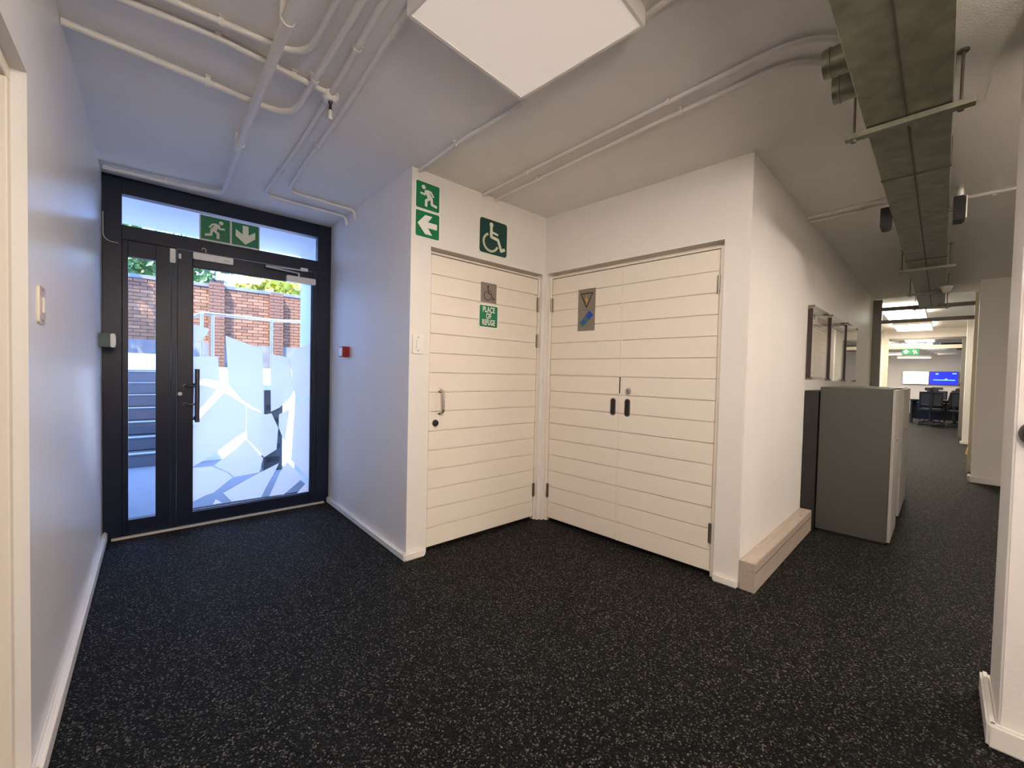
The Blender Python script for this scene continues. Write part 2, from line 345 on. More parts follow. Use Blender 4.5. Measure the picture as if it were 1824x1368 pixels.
cable('alarm_cable', FG, [(0.575, -0.047, 2.135), (0.58, -0.05, 2.16), (0.558, -0.048, 2.172), (0.553, -0.044, 2.15)], 'thin white cable loop above the magnetic lock')
cable('door_cable', FG, [(0.006, -0.045, 2.30), (0.006, -0.045, 2.135), (0.03, -0.045, 2.105), (0.085, -0.042, 2.10)], 'thin cream cable running down the left edge of the charcoal frame')

# pictograms -------------------------------------------------------
def stroke(mb, pts, w, y0, y1, X, cap=True):
    for (a, b), (c, d) in zip(pts, pts[1:]):
        l = math.hypot(c - a, d - b); nx, nz = -(d - b) / l * w / 2, (c - a) / l * w / 2
        mb.prism([X(a + nx, b + nz), X(c + nx, d + nz), X(c - nx, d - nz), X(a - nx, b - nz)], y0, y1)
    if cap:
        for p in pts[1:-1]: disc(mb, p, w / 2, y0, y1, X, 10)
def disc(mb, c, r, y0, y1, X, n=18):
    mb.prism([X(c[0] + r * math.cos(2 * PI * i / n), c[1] + r * math.sin(2 * PI * i / n)) for i in range(n)], y0, y1)
def runner(mb, X, y0, y1):   # runs to the left in a unit square
    disc(mb, (0.30, 0.83), 0.085, y0, y1, X)
    mb.prism([X(*p) for p in ((0.34, 0.72), (0.50, 0.76), (0.72, 0.44), (0.66, 0.36), (0.50, 0.40))], y0, y1)
    stroke(mb, [(0.40, 0.70), (0.36, 0.55), (0.16, 0.57)], 0.08, y0, y1, X)
    stroke(mb, [(0.50, 0.73), (0.63, 0.70), (0.75, 0.53)], 0.075, y0, y1, X)
    stroke(mb, [(0.58, 0.44), (0.42, 0.32), (0.42, 0.08)], 0.11, y0, y1, X)
    stroke(mb, [(0.66, 0.44), (0.68, 0.22), (0.91, 0.17)], 0.105, y0, y1, X)
ARROW = [(0.06, 0.5), (0.40, 0.90), (0.72, 0.90), (0.52, 0.62), (0.94, 0.62), (0.94, 0.38), (0.52, 0.38), (0.72, 0.10), (0.40, 0.10)]
def arrow(mb, X, y0, y1):
    A = ARROW
    mb.prism([X(*p) for p in (A[0], A[1], A[2], A[3], A[6], A[7], A[8])], y0, y1); mb.prism([X(*p) for p in (A[3], A[4], A[5], A[6])], y0, y1)
def chair_sign(mb, X, y0, y1, k=1.0):
    disc(mb, (0.44, 0.84), 0.065 * (1 if k == 1 else 0.9), y0, y1, X)
    w = 0.085 * k
    stroke(mb, [(0.44, 0.80), (0.44, 0.50), (0.68, 0.46), (0.80, 0.17), (0.93, 0.235)], w, y0, y1, X)
    stroke(mb, [(0.46, 0.635), (0.68, 0.60)], 0.06 * k, y0, y1, X)
    stroke(mb, [(0.43 + 0.245 * math.cos(math.radians(a)), 0.335 + 0.245 * math.sin(math.radians(a))) for a in range(112, 345, 12)], 0.065 * k, y0, y1, X)

# hanging exit sign over the entrance
t = thing('exit_sign', T(FG, 0.536, -0.062, 2.230), 'wide green exit sign, running figure and down arrow, over the glazed entrance', 'sign')
MB().box(0, 0.402, 0, 0.024, -0.003, 0.193).bevel(0.003).obj('housing', SILVER, t)
b = MB().box(0.008, 0.194, -0.0015, 0, 0.008, 0.186).obj('running_face', GREEN, t)
m = MB(); runner(m, lambda a, b_: (0.196 - 0.17 * a - 0.008, 0.012 + 0.17 * b_), -0.0030, -0.0016); m.obj('running_figure', GLOW, b)
b = MB().box(0.208, 0.394, -0.0015, 0, 0.008, 0.186).obj('arrow_face', GREEN, t)
m = MB(); arrow(m, lambda a, b_: (0.216 + 0.17 * b_, 0.012 + 0.17 * a), -0.0030, -0.0016); m.obj('down_arrow', GLOW, b)
for x in (0.155, 0.20, 0.26): MB().cyl((x, 0.012, -0.006), (x, 0.012, -0.003), 0.006, 10).obj('indicator_light', CHROME, t)
for x in (0.06, 0.34): MB().box(x, x + 0.02, 0.024, 0.060, 0.10, 0.12).obj('bracket', SILVER, t)

# ------------------------------------------------------------------ things on the side walls
t = thing('fire_call_point', T(FW1, 0.50, 0, 1.355), 'red fire alarm call point on the bluish wall beside the glazed door', 'alarm')
MB().box(-0.045, 0.045, -0.030, 0, 0, 0.09).bevel(0.004).obj('back_box', REDP, t)
MB().box(-0.045, 0.045, -0.060, -0.031, 0, 0.09).bevel(0.004).obj('cover', REDP, t)
MB().box(-0.038, 0.038, -0.0625, -0.060, 0.010, 0.080).obj('press_plate', SIGNW, t)  # white plate, enlarged to carry the glare on the cover front
t = thing('light_switch', T(FW1, 0.47, 0, 1.355), 'narrow white plate left of the red call point', 'switch')
MB().box(-0.09, -0.05, -0.012, 0, 0.005, 0.085).bevel(0.003).obj('plate', WHITEP, t)
MB().box(-0.078, -0.062, -0.016, -0.012, 0.03, 0.06).bevel(0.002).obj('rocker', WHITEP, t)
t = thing('exit_button', T(FL, 1.42, 0, 1.362), 'green emergency door release box at the left edge of the entrance frame', 'release box')
MB().box(-0.045, 0.045, -0.055, 0, 0, 0.09).bevel(0.004).obj('back_box', GRNBOX, t)
MB().box(-0.045, 0.045, -0.078, -0.056, 0, 0.09).bevel(0.004).obj('cover', SILVER, t)
MB().box(-0.028, 0.028, -0.080, -0.078, 0.02, 0.07).obj('press_plate', WHITEP, t)
t = thing('light_switch', T(FL, -0.44, 0, 1.43), 'cream metal light switch on the left wall beside the doorway', 'switch')
MB().prism(rrect(-0.045, 0.045, -0.058, 0.058, 0.008), -0.006, 0).obj('plate', mat('brass_cream', (0.75, 0.68, 0.58), 0.2, 0.4), t)
MB().box(-0.013, 0.013, -0.011, -0.006, -0.025, 0.025).bevel(0.002).obj('rocker', WHITEP, t)
for z in (-0.048, 0.048): MB().cyl((0, -0.008, z), (0, -0.006, z), 0.004, 10).obj('screw', DSTEEL, t)
# lining of the wide opening in the left wall
f = MB(); f.box(-0.640, -0.601, 0.03, 0.15, 0, 2.02); f.box(-4.599, -4.56, 0.03, 0.15, 0, 2.02); f.box(-4.599, -0.601, 0.03, 0.15, 2.02, 2.062); f.bevel(0.003, 1).obj('trim_1', DOORP, M=FL, kind='structure')

# ------------------------------------------------------------------ plank doors
def hinge(parent, x, z0, z1, y, m=DSTEEL):
    h = MB()
    n = 5; dz = (z1 - z0) / n
    for i in range(n): h.cyl((x, y - 0.006, z0 + i * dz + 0.001), (x, y - 0.006, z0 + (i + 1) * dz - 0.001), 0.0075, 12)
    h.cyl((x, y - 0.006, z0 - 0.004), (x, y - 0.006, z1 + 0.004), 0.004, 8)
    h.box(x - 0.014, x + 0.014, y - 0.002, y + 0.001, z0, z1)
    return h.obj('hinge', m, parent, smooth=True)
def leaf(parent, x0, x1, y, z0=0.028, z1=2.052, skip=()):
    lf = MB().box(x0, x1, y + 0.0096, y + 0.036, z0, z1).obj('door_leaf', DOORP, parent)
    hs = (z1 - z0) / 15
    src = None
    for k in range(15):
        a = z0 + k * hs; 
        if src is None:
            p = MB().box(0, x1 - x0, 0, 0.0095, 0.0022, hs - 0.0022).bevel(0.0027, 2).obj('plank', DOORP, lf)
            src = p.data
        else:
            p = bpy.data.objects.new('plank', src); COL.objects.link(p); p.parent = lf
        p.location = (x0, y, a)
    return lf
# refuge door
MB().box(0.1, 1.24, 0.142, 0.16, 0, 2.13).obj('leak_seal_refuge', DARK, M=FW2, kind='structure'); MB().box(0.0, 1.45, 0.142, 0.16, 0, 2.13).obj('leak_seal_service', DARK, M=FW3, kind='structure')  # unseen dark boards added to stop daylight leaking past the doors
d3 = thing('door_2', FW2, 'single cream plank door with disabled sign and place of refuge notice', 'door', kind='structure')
f = MB(); f.box(0.138, 0.166, 0.024, 0.09, 0, 2.067); f.box(1.207, 1.223, 0.024, 0.09, 0, 2.067); f.box(0.166, 1.207, 0.024, 0.09, 2.055, 2.067); f.box(0.138, 1.223, 0.085, 0.139, 2.0, 2.0895)
f.bevel(0.003, 1).obj('door_frame', DOORP, d3)
MB().box(0.166, 1.207, 0.07, 0.08, 0.0, 2.058).obj('gap_backing', DARK, d3)  # dark sheet behind the leaf, shade of the gaps put into its colour
leaf(d3, 0.169, 1.203, 0.030)
for a, b in ((1.775, 1.895), (1.475, 1.585), (0.205, 0.315)): hinge(d3, 1.203, a, b, 0.027)
h = MB(); h.tube(fillet([(0.258, 0.030, 1.118), (0.258, -0.018, 1.112), (0.258, -0.018, 0.970), (0.258, 0.030, 0.964)], 0.022), 0.0095, 14)
for z in (1.118, 0.964): h.lathe([(0.016, 0.0), (0.016, 0.003), (0.011, 0.006)], (0.258, 0.030, z), (0, -1, 0))
h.obj('pull_handle', STEEL, d3, smooth=True)
l = MB(); l.lathe([(0.0, 0.004), (0.010, 0.004), (0.012, 0.012), (0.021, 0.010), (0.024, 0.0)], (0.224, 0.030, 0.893), (0, -1, 0)); l.obj('lock_cylinder', BLACK, d3, smooth=True)
# double service doors
d4 = thing('door_3', FW3, 'pair of cream plank cupboard doors with flush pulls and electrical warning plate', 'door', kind='structure')
f = MB(); f.box(0.027, 0.060, 0.024, 0.09, 0, 2.070); f.box(1.394, 1.421, 0.024, 0.09, 0, 2.070); f.box(0.060, 1.394, 0.024, 0.09, 2.055, 2.070); f.box(0.027, 1.421, 0.085, 0.139, 2.0, 2.0965)
f.bevel(0.003, 1).obj('door_frame', DOORP, d4)
MB().box(0.06, 1.394, 0.07, 0.08, 0, 2.058).obj('gap_backing', DARK, d4)  # same dark sheet here, colouring the gaps around both leaves as shade
lA = leaf(d4, 0.063, 0.722, 0.030); lB = leaf(d4, 0.736, 1.391, 0.028)
MB().box(0.7225, 0.7355, 0.031, 0.05, 0.028, 2.05).obj('meeting_strip', DOORP, lB)
MB().box(0.7195, 0.7265, 0.0275, 0.032, 1.122, 1.242).obj('strike_slot', BLACK, d4)
for x, a, b in ((0.063, 1.775, 1.888), (0.063, 0.205, 0.32), (1.391, 1.775, 1.888), (1.391, 0.213, 0.335)): hinge(d4, x, a, b, 0.027)
def flush_pull(x, y):
    o = MB(); z0, z1, r = 0.955, 1.085, 0.0215
    for i, (ra, ya, rb, yb) in enumerate(((r, 0.0, r, -0.004), (r, -0.004, r - 0.007, -0.004), (r - 0.007, -0.004, r - 0.009, 0.002))):
        A = rrect(x - ra, x + ra, z0 + (r - ra), z1 - (r - ra), ra * 0.98); B = rrect(x - rb, x + rb, z0 + (r - rb), z1 - (r - rb), rb * 0.98)
        va = [o.bm.verts.new((p[0], y + ya, p[1])) for p in A]; vb = [o.bm.verts.new((p[0], y + yb, p[1])) for p in B]; n = len(A)
        for k in range(n): o.bm.faces.new([va[k], va[(k + 1) % n], vb[(k + 1) % n], vb[k]])
    p = o.obj('flush_pull', mat('bronze_pull', (0.17, 0.135, 0.10), 0.35, 0.9), d4, smooth=True)
    MB().prism(rrect(x - 0.0125, x + 0.0125, z0 + 0.009, z1 - 0.009, 0.012), y - 0.0012, y - 0.0002).obj('recess', BLACK, p)
    return p
flush_pull(0.672, 0.030); flush_pull(0.790, 0.028)
l = MB(); l.lathe([(0.0, 0.009), (0.012, 0.009), (0.020, 0.008), (0.025, 0.0)], (0.792, 0.028, 1.140), (0, -1, 0))
lk = l.obj('lock_cylinder', STEEL, d4, smooth=True)
m = MB(); disc(m, (0.792, 1.146), 0.005, 0.0182, 0.0188, lambda a, b: (a, b), 10); m.box(0.7895, 0.7945, 0.0182, 0.0188, 1.128, 1.146); m.obj('keyhole', BLACK, lk)

# ------------------------------------------------------------------ signs on the refuge wall and doors
def text(parent, s, x, z, size, y, m, sx=1.0, bold=0.0, name='lettering'):
    c = bpy.data.curves.new('lettering', 'FONT'); c.body = s; c.size = size; c.align_x = 'CENTER'; c.align_y = 'CENTER'; c.extrude = 0.0006; c.offset = bold; c.space_character = 1.10
    tmp = bpy.data.objects.new('tmp', c); COL.objects.link(tmp); dg = bpy.context.evaluated_depsgraph_get(); dg.update()
    me = bpy.data.meshes.new_from_object(tmp.evaluated_get(dg)); bpy.data.objects.remove(tmp)
    me.materials.clear(); me.materials.append(m)
    o = bpy.data.objects.new(name, me); COL.objects.link(o); o.parent = parent
    o.matrix_local = Matrix.Translation((x, y, z)) @ Matrix.Rotation(PI / 2, 4, 'X') @ Matrix.Diagonal((sx, 1, 1, 1))
    return o
t = thing('exit_sign', T(FW2, 0.022, -0.0035, 2.318), 'square green sign of a white figure running left, high by the wall corner', 'sign')
MB().prism(rrect(0, 0.188, 0, 0.182, 0.003), 0, 0.003).obj('backing', SIGNW, t)
MB().prism(rrect(0.007, 0.181, 0.005, 0.177, 0.010), -0.0008, 0).obj('panel', GREEN, t)
m = MB(); runner(m, lambda a, b: (0.010 + 0.168 * a, 0.010 + 0.162 * b), -0.0018, -0.0009); m.obj('running_figure', SIGNW, t)
t = thing('arrow_sign', T(FW2, 0.022, -0.0035, 2.130), 'square green sign with white arrow pointing left, below the running figure', 'sign')
MB().prism(rrect(0, 0.190, 0, 0.184, 0.003), 0, 0.003).obj('backing', SIGNW, t)
MB().prism(rrect(0.007, 0.183, 0.009, 0.176, 0.010), -0.0008, 0).obj('panel', GREEN, t)
m = MB(); arrow(m, lambda a, b: (0.010 + 0.166 * a, 0.014 + 0.156 * b), -0.0018, -0.0009); m.obj('arrow', SIGNW, t)
t = thing('wheelchair_sign', T(FW2, 0.541, -0.0035, 2.134), 'large dark green rounded sign with cream wheelchair symbol above the single door', 'sign')
MB().prism(rrect(0, 0.282, 0, 0.272, 0.022), 0, 0.003).obj('backing', GLOW, t)
MB().prism(rrect(0.009, 0.273, 0.010, 0.264, 0.022), -0.0008, 0).obj('panel', DGREEN, t)
m = MB(); chair_sign(m, lambda a, b: (-0.006 + 0.278 * a, 0.008 + 0.262 * b), -0.0018, -0.0009); m.obj('wheelchair_symbol', GLOW, t)
t = thing('wheelchair_plate', T(FW2, 0.597, 0.0275, 1.786), 'small brushed metal plate with black wheelchair symbol on the single door', 'sign')
MB().box(0, 0.150, 0, 0.0024, 0, 0.148).obj('plate', PLATE, t)
m = MB(); chair_sign(m, lambda a, b: (0.006 + 0.136 * a, 0.004 + 0.138 * b), -0.0008, 0, 0.62); m.obj('wheelchair_symbol', BLACK, t)
t = thing('refuge_sign', T(FW2, 0.578, 0.0270, 1.590), 'green notice with white words PLACE OF REFUGE on the single door', 'sign')
MB().prism(rrect(0, 0.190, 0, 0.178, 0.003), 0, 0.0028).obj('backing', SIGNW, t)
MB().prism(rrect(0.010, 0.182, 0.010, 0.171, 0.010), -0.0008, 0).obj('panel', GREEN, t)
text(t, 'PLACE', 0.096, 0.139, 0.058, -0.0010, SIGNW, 0.66, 0.0013); text(t, 'OF', 0.096, 0.091, 0.058, -0.0010, SIGNW, 0.66, 0.0013); text(t, 'REFUGE', 0.096, 0.043, 0.058, -0.0010, SIGNW, 0.57, 0.0013)
t = thing('light_switch', T(FW2, 0.020, 0, 1.368), 'white two-screw switch plate beside the single door frame', 'switch')
MB().prism(rrect(0, 0.080, 0, 0.124, 0.004), -0.009, 0).obj('plate', WHITEP, t)
MB().prism(rrect(0.028, 0.052, 0.032, 0.092, 0.003), -0.013, -0.009).obj('rocker', WHITEP, t)
for z in (0.018, 0.106): MB().cyl((0.040, -0.0105, z), (0.040, -0.009, z), 0.0035, 10).obj('screw', BLACK, t)
t = thing('electrical_plate', T(FW3, 0.333, 0.0272, 1.600), 'brushed metal plate with lightning triangle and blue sticker on left cupboard door', 'sign')
MB().box(0, 0.158, 0, 0.0026, 0, 0.328).obj('plate', PLATE, t)
MB().box(0, 0.158, -0.0003, 0, 0.1635, 0.1648).obj('joint_line', BLACK, t)
m = MB(); tri = [(0.024, 0.292), (0.134, 0.292), (0.079, 0.184)]; stroke(m, tri + [tri[0], tri[1]], 0.007, -0.0009, 0, lambda a, b: (a, b)); m.obj('warning_triangle', BLACK, t)
m = MB(); m.prism([(0.082, 0.280), (0.068, 0.240), (0.080, 0.240)], -0.0009, 0); m.prism([(0.068, 0.246), (0.092, 0.246), (0.074, 0.208), (0.078, 0.236)], -0.0012, 0); m.obj('lightning_bolt', ORANGE, t)
R45 = lambda cx, cz, a, b: (cx + (a - b) * 0.7071, cz + (a + b) * 0.7071)
def diamond(a0, a1, b0, b1, m, nm): MB().prism([R45(0.036, 0.045, a, b) for a, b in ((a0, b0), (a1, b0), (a1, b1), (a0, b1))], -0.0009, 0).obj(nm, m, t)
diamond(0.078, 0.128, -0.022, 0.026, BLUE, 'blue_square')
diamond(0.056, 0.074, -0.022, 0.010, LGREEN, 'green_stripe'); diamond(0.056, 0.074, 0.012, 0.026, MBLUE, 'blue_stripe')
diamond(0.034, 0.053, -0.022, 0.026, MBLUE, 'blue_stripe'); diamond(0.018, 0.031, -0.018, 0.026, BLUE, 'blue_stripe'); diamond(0.000, 0.015, -0.018, 0.014, LGREEN, 'green_stripe'); diamond(0.000, 0.015, 0.016, 0.028, MBLUE, 'blue_stripe')
MB().prism([R45(0.036, 0.045, 0.088, 0.018), R45(0.036, 0.045, 0.091, 0.020), R45(0.036, 0.045, 0.119, -0.010), R45(0.036, 0.045, 0.116, -0.012)], -0.0014, -0.0009).obj('white_line', MATS['sticker_mid_blue'], t)

# ------------------------------------------------------------------ ceiling light panels
def panel(M, label, dif, sx=0.6, sy=0.6, z=H, lamp=None, group=None):
    t = thing('ceiling_light', T(M, 0, 0, z), label, 'light', group)
    MB().obox(-sx / 2, sx / 2, -sy / 2, sy / 2, -0.07, 0, -sx / 2 + .0, -sx / 2 + .0, 0, 0) if 0 else None
    f = MB(); e = 0.012
    f.box(-sx / 2, sx / 2, -sy / 2, -sy / 2 + e, -0.066, 0); f.box(-sx / 2, sx / 2, sy / 2 - e, sy / 2, -0.066, 0)
    f.box(-sx / 2, -sx / 2 + e, -sy / 2 + e, sy / 2 - e, -0.066, 0); f.box(sx / 2 - e, sx / 2, -sy / 2 + e, sy / 2 - e, -0.066, 0)
    f.obj('light_frame', WHITEP, t)
    MB().box(-sx / 2 + e, sx / 2 - e, -sy / 2 + e, sy / 2 - e, -0.062, -0.055).obj('diffuser', dif, t)
    if lamp:
        ld = bpy.data.lights.new('lamp', 'AREA'); ld.shape = 'RECTANGLE'; ld.size = sx - 0.05; ld.size_y = sy - 0.05; ld.energy = lamp; ld.color = LAMP; ld.spread = PI
        lo = bpy.data.objects.new('lamp', ld); COL.objects.link(lo); lo.parent = t; lo.location = (0, 0, -0.067)
    return t
panel(fr(0.023, 1.50, 46.5), 'square surface-mounted ceiling light above the two plank door walls', PANEL_DIM, lamp=20)
panel(fr(0.6, -1.9, 43.86), 'added square fill light, out of view by the back wall', PANEL)  # extra lamp out of view, added to brighten the room

panel(T(FC, 0.7, -1.75), 'square ceiling light right of the duct behind the pier', PANEL_B)
def globe(x, y, label):  # added fill lamps out of view, lifting the ceiling and walls
    t = thing('fill_globe', fr(x, y, 43.86, H), label, 'light')
    MB().cyl((0, 0, -0.30), (0, 0, 0), 0.004, 8).obj('cord', BLACK, t); MB().cyl((0, 0, -0.02), (0, 0, 0), 0.05, 20).obj('ceiling_rose', WHITEP, t)
    MB().lathe([(0.16 * math.sin(PI * k / 12), -0.16 * math.cos(PI * k / 12)) for k in range(13)], (0, 0, -0.46)).obj('globe', GLOBE, t, smooth=True)
globe(0.63, -0.145, 'unseen opal fill globe added behind the camera near the middle of the room')
globe(1.82, -1.37, 'unseen opal fill globe added behind the camera toward the right')
# ------------------------------------------------------------------ conduits on the ceiling
def conduit(name, pts, label, r=0.011, z=2.556, sad=(), bend=0.09, ends=None):
    p3 = [(x, -y, z) if len(p) == 2 else (x, -y, p[2]) for p in pts for x, y in [(p[0], p[1])]]
    t = thing(name, T(AB, 0, 0, 0), label, 'pipe')
    MB().tube(fillet(p3, bend), r, 12).obj('pipe', PIPE, t, smooth=True)
    for x, v, ang in sad:
        s = MB(); s.box(-0.011, 0.011, -r - 0.013, r + 0.013, -0.001, 0.0025); s.box(-0.009, 0.009, -r - 0.004, r + 0.004, z - H - 0.001, 0.0)
        s.cyl((-0.009, 0, z - H + 0.003), (0.009, 0, z - H + 0.003), r + 0.004, 12)
        o = s.obj('saddle', PIPE, t, smooth=True); o.matrix_local = Matrix.Translation((x, -v, H - 0.003)) @ Matrix.Rotation(math.radians(ang), 4, 'Z')
    return t
# v values are measured from the camera towards the viewer side (negative = away)
conduit('sprinkler_pipe', [(0.385, 0.8), (0.385, -1.0), (0.39, -1.72), (0.405, -2.86)], 'thick white pipe hung lowest across the ceiling towards the entrance', r=0.020, z=2.505, sad=((0.388, -1.70, 90), (0.405, -2.80, 90)))
conduit('ceiling_conduit', [(0.415, -2.84, 2.52), (0.445, -3.80), (0.30, -3.825), (-0.20, -3.865)], 'thinner white pipe bending left along the top of the entrance frame', r=0.014, z=2.545, sad=((0.12, -3.84, 0),), bend=0.10)
conduit('ceiling_conduit', [(-0.235, -2.36), (0.20, -2.38), (0.575, -2.41), (0.575, -1.60), (0.56, 0.6)], 'conduit leaving the left wall and bending back towards us', r=0.014, z=2.55, sad=((0.22, -2.385, 0), (0.575, -2.02, 90)), bend=0.15)
conduit('ceiling_conduit', [(-0.235, -2.10), (0.20, -2.045), (0.64, -2.08)], 'conduit from the left wall ending at the sprinkler junction', r=0.012, sad=((0.22, -2.045, 0), (0.50, -2.07, 0)))
conduit('ceiling_conduit', [(-0.235, -2.0), (0.10, -1.955), (0.51, -1.925), (0.51, -1.50), (0.50, 0.6)], 'middle conduit bending back nearest the thick hung pipe', r=0.012, sad=((0.22, -1.95, 0),), bend=0.13)
conduit('ceiling_conduit', [(0.61, 0.6), (0.635, -1.45), (0.665, -2.08)], 'straight conduit running away from us into the sprinkler junction', r=0.013, sad=((0.648, -1.72, 88),))
conduit('ceiling_conduit', [(0.665, -2.12), (0.68, -2.75), (0.675, -3.62), (1.20, -3.62), (1.29, -3.625), (1.305, -3.625, 2.48)], 'long conduit from the junction bending right near the entrance frame', r=0.011, sad=((0.68, -3.12, 90),), bend=0.10)
conduit('ceiling_conduit', [(0.70, 0.6), (0.72, -1.55), (0.755, -2.2), (0.765, -2.75), (0.79, -3.42), (1.20, -3.43), (1.29, -3.435), (1.302, -3.435, 2.48)], 'outer conduit bending right into the bluish wall', r=0.012, sad=((0.765, -2.62, 88),), bend=0.12)
conduit('ceiling_conduit', [(1.34, -2.455), (1.335, -2.02), (1.37, -1.50)], 'short conduit from the refuge wall corner to the ceiling light', r=0.011, sad=((1.335, -2.02, 90),))
conduit('ceiling_conduit', [(1.865, -2.455), (1.855, -2.0), (1.86, -1.01), (1.87, -0.45), (2.15, -0.30)], 'left one of two parallel conduits across to the duct', r=0.011, sad=((1.856, -1.99, 90), (1.86, -1.01, 90)), bend=0.16)
conduit('ceiling_conduit', [(1.985, -2.455), (1.975, -2.0), (1.97, -1.0), (1.98, -0.52), (2.2, -0.40)], 'right one of two parallel conduits across to the duct', r=0.011, sad=((1.975, -1.99, 90), (1.97, -1.0, 90)), bend=0.14)
conduit('ceiling_conduit', [(1.355, -0.93), (1.36, 0.6)], 'conduit leaving the ceiling light towards us', r=0.011)
conduit('ceiling_conduit', [(3.99, -0.95), (3.965, -0.40)], 'nearer conduit from the corridor wall to the duct', r=0.013, sad=((3.98, -0.70, 90),))
conduit('ceiling_conduit', [(4.10, -0.97), (4.09, -0.40)], 'farther conduit from the corridor wall to the duct', r=0.013)
conduit('ceiling_conduit', [(4.30, -0.10), (4.36, 1.2)], 'conduit running right from beyond the duct', r=0.012, sad=((4.34, 0.05, 90),))
# sprinkler junction and head
t = thing('fire_sprinkler', T(AB, 0.668, 2.10, H), 'white ceiling cup with black neck and small hanging sprinkler head', 'sprinkler')
MB().lathe([(0.0, 0), (0.038, 0), (0.038, -0.022), (0.022, -0.040), (0.0, -0.040)][::1], (0, 0, 0)).obj('junction_cup', WHITEP, t, smooth=True)
MB().lathe([(0.0, -0.040), (0.011, -0.041), (0.006, -0.055), (0.006, -0.070), (0.010, -0.078), (0.0, -0.079)], (0, 0, 0), n=14).obj('neck', BLACK, t, smooth=True)
MB().lathe([(0.0, -0.079), (0.010, -0.080), (0.012, -0.118), (0.009, -0.124), (0.0, -0.125)], (0, 0, 0), n=14).obj('head', SILVER, t, smooth=True)

# ------------------------------------------------------------------ galvanised duct over the corridor
t = thing('air_duct', FC, 'long galvanised rectangular duct hung over the corridor', 'duct')
cuts = [-3.2, -1.55, 0.42, 2.6, 4.74, 6.05]
for a, b in zip(cuts, cuts[1:]):
    s = MB().box(a + 0.002, b - 0.002, -0.795, -0.528, 2.372, 2.520).bevel(0.003, 1).obj('duct_section', GALV, t)
    MB().box(a + 0.01, b - 0.01, -0.664, -0.657, 2.368, 2.372).obj('seam', mat('duct_seam', (0.09, 0.08, 0.06), 0.6, 0.5), s)
for a in cuts[1:-1]: MB().box(a - 0.004, a + 0.004, -0.797, -0.526, 2.368, 2.522).obj('joint_flange', mat('duct_seam', (0, 0, 0)), t)
t2 = t
for s_ in (-0.735, -0.535):
    m = MB(); m.lathe([(0.050, 0.0), (0.050, 0.055), (0.053, 0.056), (0.053, 0.062), (0.050, 0.063), (0.050, 0.080), (0.045, 0.080), (0.045, 0.01)], (s_, -0.529, 2.445), (0, 1, 0), n=28)
    m.obj('spigot', GALV, t, smooth=True)
def hanger(s, label):
    h = thing('duct_hanger', T(FC, s, 0, 0), label, 'bracket')
    m = MB(); m.box(-0.020, 0.020, -0.855, -0.455, 2.345, 2.350); m.box(-0.020, -0.016, -0.855, -0.455, 2.350, 2.367); m.box(0.016, 0.020, -0.855, -0.455, 2.350, 2.367)
    m.obj('rail', GALV, h)
    for y in (-0.815, -0.485):
        MB().cyl((0, y, 2.335), (0, y, H - 0.002), 0.005, 8).obj('threaded_rod', DSTEEL, h, smooth=True)
        MB().cyl((0, y, 2.332), (0, y, 2.344), 0.011, 6).obj('nut', DSTEEL, h)
        MB().cyl((0, y, H - 0.008), (0, y, H - 0.001), 0.018, 12).obj('anchor', DSTEEL, h)
hanger(-0.26, 'steel rail and rods holding the duct, nearest hanger')
hanger(2.98, 'steel rail and rods holding the duct, second hanger along')
hanger(4.55, 'steel rail and rods holding the duct, third hanger along')
hanger(5.98, 'steel rail and rods holding the duct, last hanger before the glass partition')
def speaker(y0, y1, s, z0, z1, label, m2):
    t = thing('speaker_box', T(FC, s, 0, z0), label, 'speaker')
    MB().prism([(y0, 0.012), (y0, z1 - z0 - 0.012), (y0 + 0.012, z1 - z0), (y1 - 0.006, z1 - z0), (y1, z1 - z0 - 0.006), (y1, 0.006), (y1 - 0.006, 0), (y0 + 0.012, 0)], -0.06, 0.06, to=lambda a, y, b: (y, a, b)).obj('body', BLACK, t)
    MB().box(-0.062, -0.060, y0 + 0.012, y1 - 0.008, 0.014, z1 - z0 - 0.014).obj('grille', m2, t)
    yb = y1 if y0 < -0.7 else y0
    MB().box(-0.015, 0.015, min(-0.528, yb) if y1 > -0.6 else yb, max(-0.528, yb) if 0 else (yb + 0.02), (z1 - z0) * 0.5, (z1 - z0) * 0.5 + 0.02).obj('bracket', DSTEEL, t)
    return t
speaker(-0.522, -0.470, 1.15, 2.30, 2.435, 'small black box speaker on the left side of the duct', BLACK)
sp = speaker(-0.866, -0.812, 1.15, 2.27, 2.415, 'small black speaker with white side on the right of the duct', BLACK)
MB().box(-0.058, 0.058, -0.872, -0.8665, 0.004, 0.140).obj('side_cover', WHITEP, sp)
MB().tube(fillet([(0.0, -0.84, 0.14), (0.0, -0.84, 0.20), (0.10, -0.84, 0.21), (0.22, -0.84, 0.285)], 0.05), 0.017, 12).obj('conduit_elbow', WHITEP, sp, smooth=True)
t = thing('smoke_detector', T(FC, 4.25, -0.80, 2.372), 'white smoke detector hanging under the far end of the duct', 'detector')
MB().lathe([(0.055, 0.0), (0.055, -0.015), (0.042, -0.03), (0.038, -0.055), (0.0, -0.06)], (0, 0, 0)).obj('body', WHITEP, t, smooth=True)
MB().lathe([(0.030, -0.058), (0.028, -0.072), (0.0, -0.075)], (0, 0, 0)).obj('sensor_dome', mat('cream_dome', (0.75, 0.70, 0.40), 0.4), t, smooth=True)

